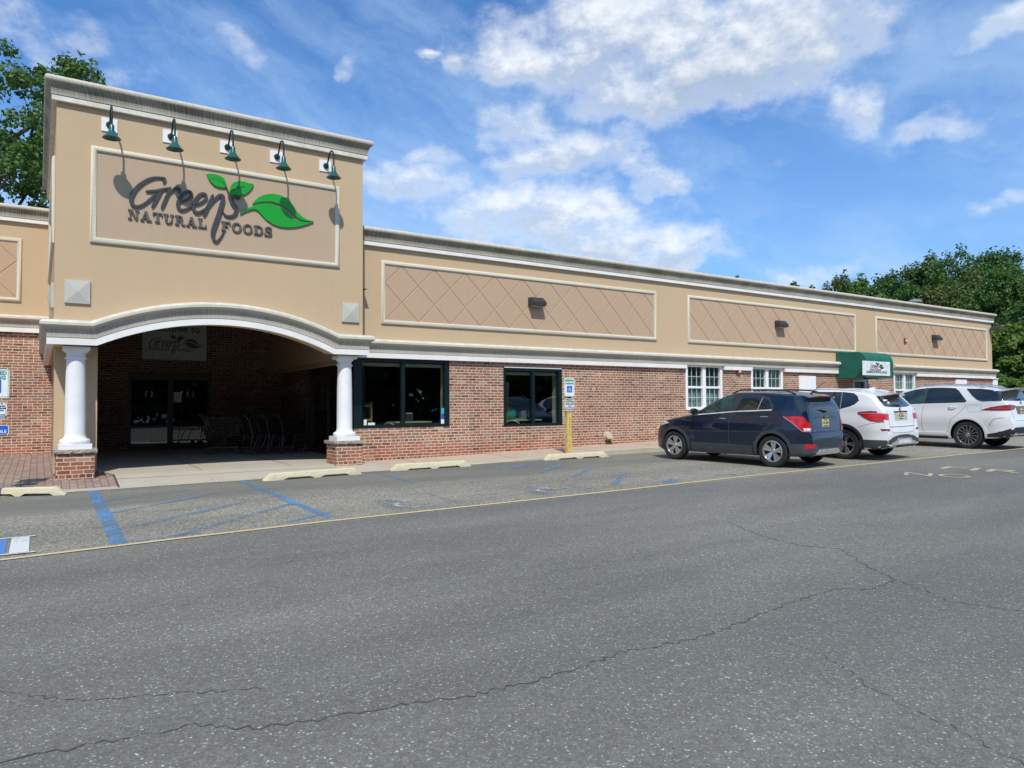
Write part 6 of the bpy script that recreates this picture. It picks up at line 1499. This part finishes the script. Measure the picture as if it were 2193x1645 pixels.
def gle_fn(C_, body, patch, grow, stripe, g):
    win1 = [(2.22, 1.22), (2.0, 1.40), (1.75, 1.55), (1.45, 1.645), (1.10, 1.69), (1.14, 1.275), (1.7, 1.245)]
    win2 = [(1.04, 1.69), (.7, 1.695), (.38, 1.675), (.28, 1.61), (.06, 1.34), (.08, 1.315), (1.10, 1.27)]
    win3 = [(.06, 1.68), (-.3, 1.665), (-.60, 1.625), (-.80, 1.37), (-.80, 1.34), (-.36, 1.33), (-.24, 1.37), (-.10, 1.49)]
    blk = [(2.27, 1.20), (2.02, 1.42), (1.76, 1.575), (1.45, 1.665), (1.10, 1.71), (.7, 1.715), (.36, 1.695), (.26, 1.62), (.02, 1.33), (.06, 1.295), (1.2, 1.25)]
    patch('window_surround', blk, 'side', PLK, .003, C_)
    patch('front_side_window', win1, 'side', CGLF, .007, C_); patch('rear_side_window', win2, 'side', CGL, .007, C_); patch('quarter_window', win3, 'side', CGL, .012, C_, step=.03)
    patch('rear_window', [(-.74, 1.345), (-.69, 1.53), (-.61, 1.62), (0, 1.64), (.61, 1.62), (.69, 1.53), (.74, 1.345), (0, 1.33)], 'rear', CGL, .005, C_, mirror=False)
    patch('corner_glass', [(-.14, 1.345), (-.16, 1.60), (.04, 1.61), (.10, 1.345)], 'rearq', CGL, .010, C_, step=.03)
    patch('tail_lamp', [(-.42, 1.085), (-.26, 1.165), (-.06, 1.215), (.18, 1.235), (.36, 1.215), (.42, 1.19), (.32, 1.11), (.14, 1.085), (-.1, 1.075)], 'rearq', REDD, .012, C_, step=.035)
    patch('lamp_glow', stripe([(-.34, 1.12), (-.1, 1.135), (.1, 1.14)], .035), 'rearq', REDL, .016, C_, step=.03)
    patch('bumper_cladding', [(-.98, .28), (-.98, .50), (-.70, .62), (-.5, .62), (.5, .62), (.70, .62), (.98, .50), (.98, .28)], 'rear', PLK, .012, C_, mirror=False)
    patch('side_bumper_cladding', [(-.44, .28), (-.46, .42), (-.80, .50), (-1.03, .60), (-1.05, .36)], 'side', PLK, .012, C_)
    patch('bumper_crease', stripe([(-.57, .66), (-.585, .72), (-.615, .78), (-.66, .83), (-.73, .865), (-.82, .878), (-.90, .88)], .014), 'side', simple('crease grey', (.2, .2, .2), .5), .004, C_)
    patch('fuel_flap', stripe([(-.02, 1.22), (-.33, 1.23), (-.36, 1.2), (-.34, 1.05), (-.30, 1.03), (-.02, 1.03), (-.01, 1.2)], .010), 'side', simple('flap grey', (.35, .35, .35), .6), .002, body)
    patch('sill_trim', [(.5, .26), (.5, .32), (2.4, .32), (2.4, .26)], 'side', PLK, .014, C_)
    patch('sill_ledge', stripe([(.5, .40), (2.45, .40)], .07), 'side', WPT2, .03, C_)
    patch('plate_recess', [(-.36, .97), (-.42, 1.19), (.42, 1.19), (.36, .97)], 'rear', simple('recess grey', (.12, .12, .13), .5), .003, C_, mirror=False)
    patch('tailgate_seam', stripe([(-.72, 1.30), (-.70, 1.0), (-.64, .80), (.64, .80), (.70, 1.0), (.72, 1.30)], .010), 'rear', simple('seam grey 2', (.2, .2, .2), .8), .002, body, mirror=False)
    plate(C_, g, 0, 1.06, .01, 'S84-RLN')
    rails(C_, g, -.35, 1.55, 0, .66, simple('satin rail', (.55, .56, .57), .3, metal=.8), .045); mirrors(C_, g, 2.15, 1.24, WPT2, 1.15); handle(C_, g, 1.52, 1.12, WPT2, .11); handle(C_, g, .38, 1.155, WPT2, .11)
    spoiler(C_, g, -1.00, -.60, 1.70, .62, WPT2, .06); wiper(C_, g, [(.0, 1.36), (-.12, 1.375), (-.3, 1.385)])
    for s in (-1, 1): exhaust(C_, s*.66, -1.11, .43, .12)
    h = g['hit']((.0, -4, 1.27), (0, 1, 0))[0]; e = MB()
    e.lathe([(.05, 0), (.058, 0), (.058, .01), (.05, .01)], (0, 0, 0), 24); e.v = [(x, h.y-.002-z, 1.265+y) for x, y, z in e.v]
    for q in (90, 210, 330): e.prism([(.0+.008*math.cos(math.radians(q+90)), 1.265+.008*math.sin(math.radians(q+90))), (.05*math.cos(math.radians(q)), 1.265+.05*math.sin(math.radians(q))), (.008*math.cos(math.radians(q-90)), 1.265+.008*math.sin(math.radians(q-90)))], h.y-.012, h.y-.002)
    e.build('rear_emblem', CHR, C_)
GLE = dict(W=1.98, y0=-1.08, y1=3.90, WB=2.995, Rt=.385, Ra=.455, Rr=.275, track=.845, paint=WPT2, flare=(WPT2, .055), spokes=(14, 0, .007, .010), a0=0, Wt=.27, tumble=.33, rr=.17,
    top=[(-1.08, .62), (-1.07, .78), (-1.04, .86), (-1.01, 1.02), (-.98, 1.20), (-.94, 1.31), (-.80, 1.50), (-.68, 1.645), (-.5, 1.70), (0, 1.76), (.8, 1.785), (1.4, 1.76), (1.75, 1.67), (2.5, 1.25), (2.7, 1.19), (3.4, 1.08), (3.7, .97), (3.84, .78), (3.90, .5)],
    bot=[(-1.08, .42), (-.75, .32), (0, .26), (3.0, .24), (3.5, .24), (3.90, .3)], belt=[(-1.08, 1.32), (0, 1.32), (2.2, 1.22), (3.8, 1.1)],
    seams=[[(1.12, 1.27), (1.20, 1.1), (1.21, .6), (1.14, .35)], [(.06, 1.33), (.04, 1.2), (.20, 1.0), (.42, .8), (.52, .42)], [(2.3, 1.18), (2.35, .8), (2.3, .35)]], fn=gle_fn)
def park(o, px, py, phi, half):
    c = gr(px, py); ph = math.radians(phi); x = c[0]+half*math.cos(ph); y = c[1]+half*math.sin(ph)
    o.location = (x, y, gz(x, y)); o.rotation_euler = (math.atan(.0152), -math.atan(.0093), ph)
park(make_suv(TRAX, 'small_suv', 'dark navy small SUV parked nose-in nearest the parking sign'), 1659, 1000.5, 6.5, .775)
park(make_suv(X3, 'white_suv', 'white SUV with sticker lettering in its rear window, parked beside the navy one'), 1813, 983, 4, .81)
park(make_suv(GLE, 'large_white_suv', 'long white SUV with many-spoked wheels at the right edge, one bay beyond the others'), 2076, 960.7, 2, .845)

# ------------------------------------------------------------------ trees
def mesh_np(name, V, Fq, mat_):
    me = bpy.data.meshes.new(name); n = len(V); m_ = len(Fq)
    me.vertices.add(n); me.vertices.foreach_set('co', V.astype(np.float32).ravel())
    me.loops.add(m_*4); me.loops.foreach_set('vertex_index', Fq.astype(np.int32).ravel())
    me.polygons.add(m_); me.polygons.foreach_set('loop_start', np.arange(0, m_*4, 4, dtype=np.int32)); me.polygons.foreach_set('loop_total', np.full(m_, 4, np.int32))
    me.update(calc_edges=True); me.materials.append(mat_); return me
def crown_mesh(seed, R, H, n, leaf, clumps, mat_, cr=.30, flat=1.0):
    rg = np.random.default_rng(seed); C = []
    while len(C) < clumps:
        p = rg.uniform(-1, 1, 3); r_ = np.linalg.norm(p)
        if r_ > 1 or r_ < .35: continue
        C.append(p)
    C = np.array(C); cs = rg.uniform(.6, 1.25, clumps)*cr
    w = cs**2; idx = rg.choice(clumps, n, p=w/w.sum())
    d = rg.normal(size=(n, 3)); d /= np.linalg.norm(d, axis=1)[:, None]; d[:, 2] = np.where(d[:, 2] < -.3, -d[:, 2]*.6, d[:, 2])
    rad = cs[idx]*rg.uniform(.2, 1.0, n)**.5
    P = (C[idx]+d*rad[:, None])*np.array([R, R, H])
    nr = d+rg.normal(size=(n, 3))*.7+np.array([0, 0, .35]); nr /= np.linalg.norm(nr, axis=1)[:, None]
    a = np.cross(nr, rg.normal(size=(n, 3))); a /= np.linalg.norm(a, axis=1)[:, None]; b_ = np.cross(nr, a)
    s = leaf*rg.uniform(.55, 1.35, n)[:, None]
    V = np.stack([P-a*s*.5, P+b_*s*.32+nr*s*.08, P+a*s*.5, P-b_*s*.32+nr*s*.08], 1).reshape(-1, 3)
    Fq = np.arange(n*4).reshape(-1, 4); return V, Fq, C*np.array([R, R, H])
def tree(loc, H, R, seed, lm, label, n=6000, leaf=.4, clumps=34, name='leafy_tree', group=None, trunk_r=.22, base=.28, cr=.30):
    T_ = thing(name, loc, label, 'tree', group); ch = H*(1-base)/2; cz = H-ch
    V, Fq, C = crown_mesh(seed, R, ch, n, leaf, clumps, lm, cr); V = V+np.array([0, 0, cz])
    me = mesh_np('crown', V, Fq, lm); o = bpy.data.objects.new('crown', me); COL.objects.link(o); o.parent = T_
    mb = MB(); rn = random.Random(seed); top_ = cz+ch*.3
    tp_ = [(0, 0, -.3)]+[(rn.uniform(-.15, .15)*k, rn.uniform(-.15, .15)*k, top_*k/5) for k in range(1, 6)]
    mb.tube(tp_, [trunk_r*(1-.14*k) for k in range(6)], 9)
    for i, c_ in enumerate(C[:22]):
        k = rn.uniform(.35, .95); s_ = Vector(tp_[1]).lerp(Vector(tp_[-1]), k); e = Vector((c_[0], c_[1], c_[2]+cz)); m_ = s_.lerp(e, .5)+Vector((rn.uniform(-.3, .3), rn.uniform(-.3, .3), -.1*(e-s_).length*.5))
        mb.tube([s_, m_, e], [trunk_r*.38, trunk_r*.22, trunk_r*.06], 6)
    me = mb.build('trunk', BARK, None, smooth=True); me.parent = T_
    return T_
def tr_at(px, ptop, Y, **kw):
    p = at(px, ptop, Y); g0 = gz(p[0], p[1]); return (p[0], p[1], g0), p[2]-g0
# tree rising behind the left wing
(l, h) = tr_at(30, 88, 30.5); l = (l[0]-1.2, l[1], l[2])
tree(l, h, 5.8, 11, LF1, 'tall dark maple behind the left roof with sky showing between its branches', n=46000, leaf=.16, clumps=120, trunk_r=.30, base=.28, cr=.15)
(l, h) = tr_at(150, 118, 33.0)
tree(l, h, 2.0, 12, LF2, 'slim tree top peeking over the tower cornice', n=6000, leaf=.17, clumps=26, trunk_r=.16, base=.5, cr=.22)
# woodland edge behind the far end: every tree is its own thing
spec = [(2170, 548, 58, 5.5, LF2), (2095, 543, 56, 5.2, LF1), (2050, 538, 62, 5.4, LF2), (1985, 560, 60, 5.0, LF1), (1925, 580, 66, 5.2, LF2), (1860, 600, 70, 5.0, LF3), (1800, 602, 76, 4.2, LF4), (2140, 590, 38, 4.4, LF1),
        (2190, 560, 44, 5.0, LF1), (2010, 615, 46, 4.6, LF4), (2075, 585, 45, 4.6, LF4), (1945, 628, 48, 4.0, LF1), (1890, 640, 52, 4.0, LF3), (2175, 700, 27, 3.2, LF3), (2160, 740, 33, 3.6, LF1), (2200, 650, 30, 4.2, LF2), (2210, 800, 24.5, 2.4, LF3), (2145, 800, 27.0, 2.2, LF1), (2240, 600, 35, 5.0, LF1), (2300, 560, 38, 5.5, LF2), (1830, 608, 72, 4.8, LF2), (1878, 602, 66, 5.0, LF1), (1905, 592, 60, 4.8, LF2), (1960, 572, 63, 5.2, LF1), (2125, 546, 60, 5.2, LF2), (1850, 622, 62, 4.0, LF1)]
kinds = {LF1.name: 'mid green', LF2.name: 'dark green', LF3.name: 'bright green', LF4.name: 'olive green'}
place_w = ['at the right edge, tallest of the wood', 'with a rounded top right of centre', 'forming the summit of the wood', 'left of the summit', 'halfway down the slope of the wood', 'low in the wood above the awning', 'at the left end of the wood', 'just behind the far building corner',
           'behind the right edge', 'in front of the summit', 'with thin pale branches below the summit', 'close above the far cornice', 'lowest, touching the cornice line left', 'bushy beside the corner light', 'behind the utility cabinet', 'in shade at the right edge', 'shrubby low at the right edge', 'low beside the utility cabinet', 'just beyond the right edge', 'far off the right edge', 'second from the left end of the wood', 'above the awning between brighter crowns', 'on the rising left slope of the wood', 'shouldering the summit on its left', 'shouldering the summit on its right', 'low over the cornice at the left end of the wood']
for i, (px, py, Y, R, lm) in enumerate(spec):
    l, h = tr_at(px, py+4, Y)
    tree(l, h, R, 100+i, lm, f'{kinds[lm.name]} tree {place_w[i]}', n=19000 if Y < 50 else 16000, leaf=.36 if Y < 50 else .50, clumps=120, group='trees of the wood beyond the building', base=.08, cr=.23)
for i, (px, py, Y, lb) in enumerate(((1603, 586, 50, 'tree tip showing over the cornice left of the wood'), (1708, 600, 54, 'second tree tip showing over the cornice'), (1742, 609, 56, 'tree tip just left of the wood'))):
    l, h = tr_at(px, py, Y); tree(l, h, 1.7, 300+i, LF2, lb, n=1800, leaf=.42, clumps=12, base=.5, cr=.3, name='distant_tree')
# unseen wood added across the lot behind the viewer to darken the glass reflections
mb = MB(); Vs, Fs, k = [], [], 0
for i in range(30):
    V, Fq, _ = crown_mesh(500+i, 7.5, 7.5, 2200, 1.5, 30, LF2, .38)
    x = -40+(i % 15)*8.5+(i//15)*4; V = V+np.array([x, -34-(i*37 % 9)-(i//15)*9, 6.6]); Vs.append(V); Fs.append(Fq+k); k += len(V)
o = bpy.data.objects.new('woodland', mesh_np('woodland', np.concatenate(Vs), np.concatenate(Fs), LF2)); COL.objects.link(o); tag(o, 'dark wood added out of view across the lot to darken the glass reflections', 'trees', kind='stuff')
# verge of grass below the wood
mb = MB(); mb.add([(47, -10, gz(47, -10)+.06), (120, -10, gz(47, -10)+.06), (120, 130, .9), (39.5, 130, .9), (39.5, 24, .62), (47, 20, .6)], [(0, 1, 2, 3, 4, 5)])
tag(mb.build('grass_verge', simple('rough grass', (.05, .085, .022), .95, var=.4, scale=.8, bump=.8, bscale=8)), kind='structure')
bpy.context.view_layer.update()

# fallen leaves and grit gathered along the kerb and round the wheel stops
rn = random.Random(77); mb = MB()
for i in range(420):
    if i < 260: x = rn.uniform(-2, 30); y = EY-.02-abs(rn.gauss(0, .09))
    elif i < 330: x = rn.uniform(-1, 13); y = rn.uniform(13.2, 14.2)
    else: x = rn.uniform(-2, 14); y = rn.uniform(2.2, 13)
    s_ = rn.uniform(.008, .022) if i < 330 else rn.uniform(.006, .014); a = rn.uniform(0, 6.3); z_ = gz(x, y)+.011
    pts = [(x+s_*math.cos(a+q)*(1 if k % 2 else .5), y+s_*math.sin(a+q)*(1 if k % 2 else .5), z_+rn.uniform(0, .006)) for k, q in enumerate((0, 1.6, 3.1, 4.7))]
    mb.add(pts, [(0, 1, 2, 3)])
tag(mb.build('leaf_litter', simple('dry leaf bits', (.28, .20, .10), .9, var=.6, scale=3)), 'dry leaf bits and grit scattered along the kerb and lane', 'litter', kind='stuff')
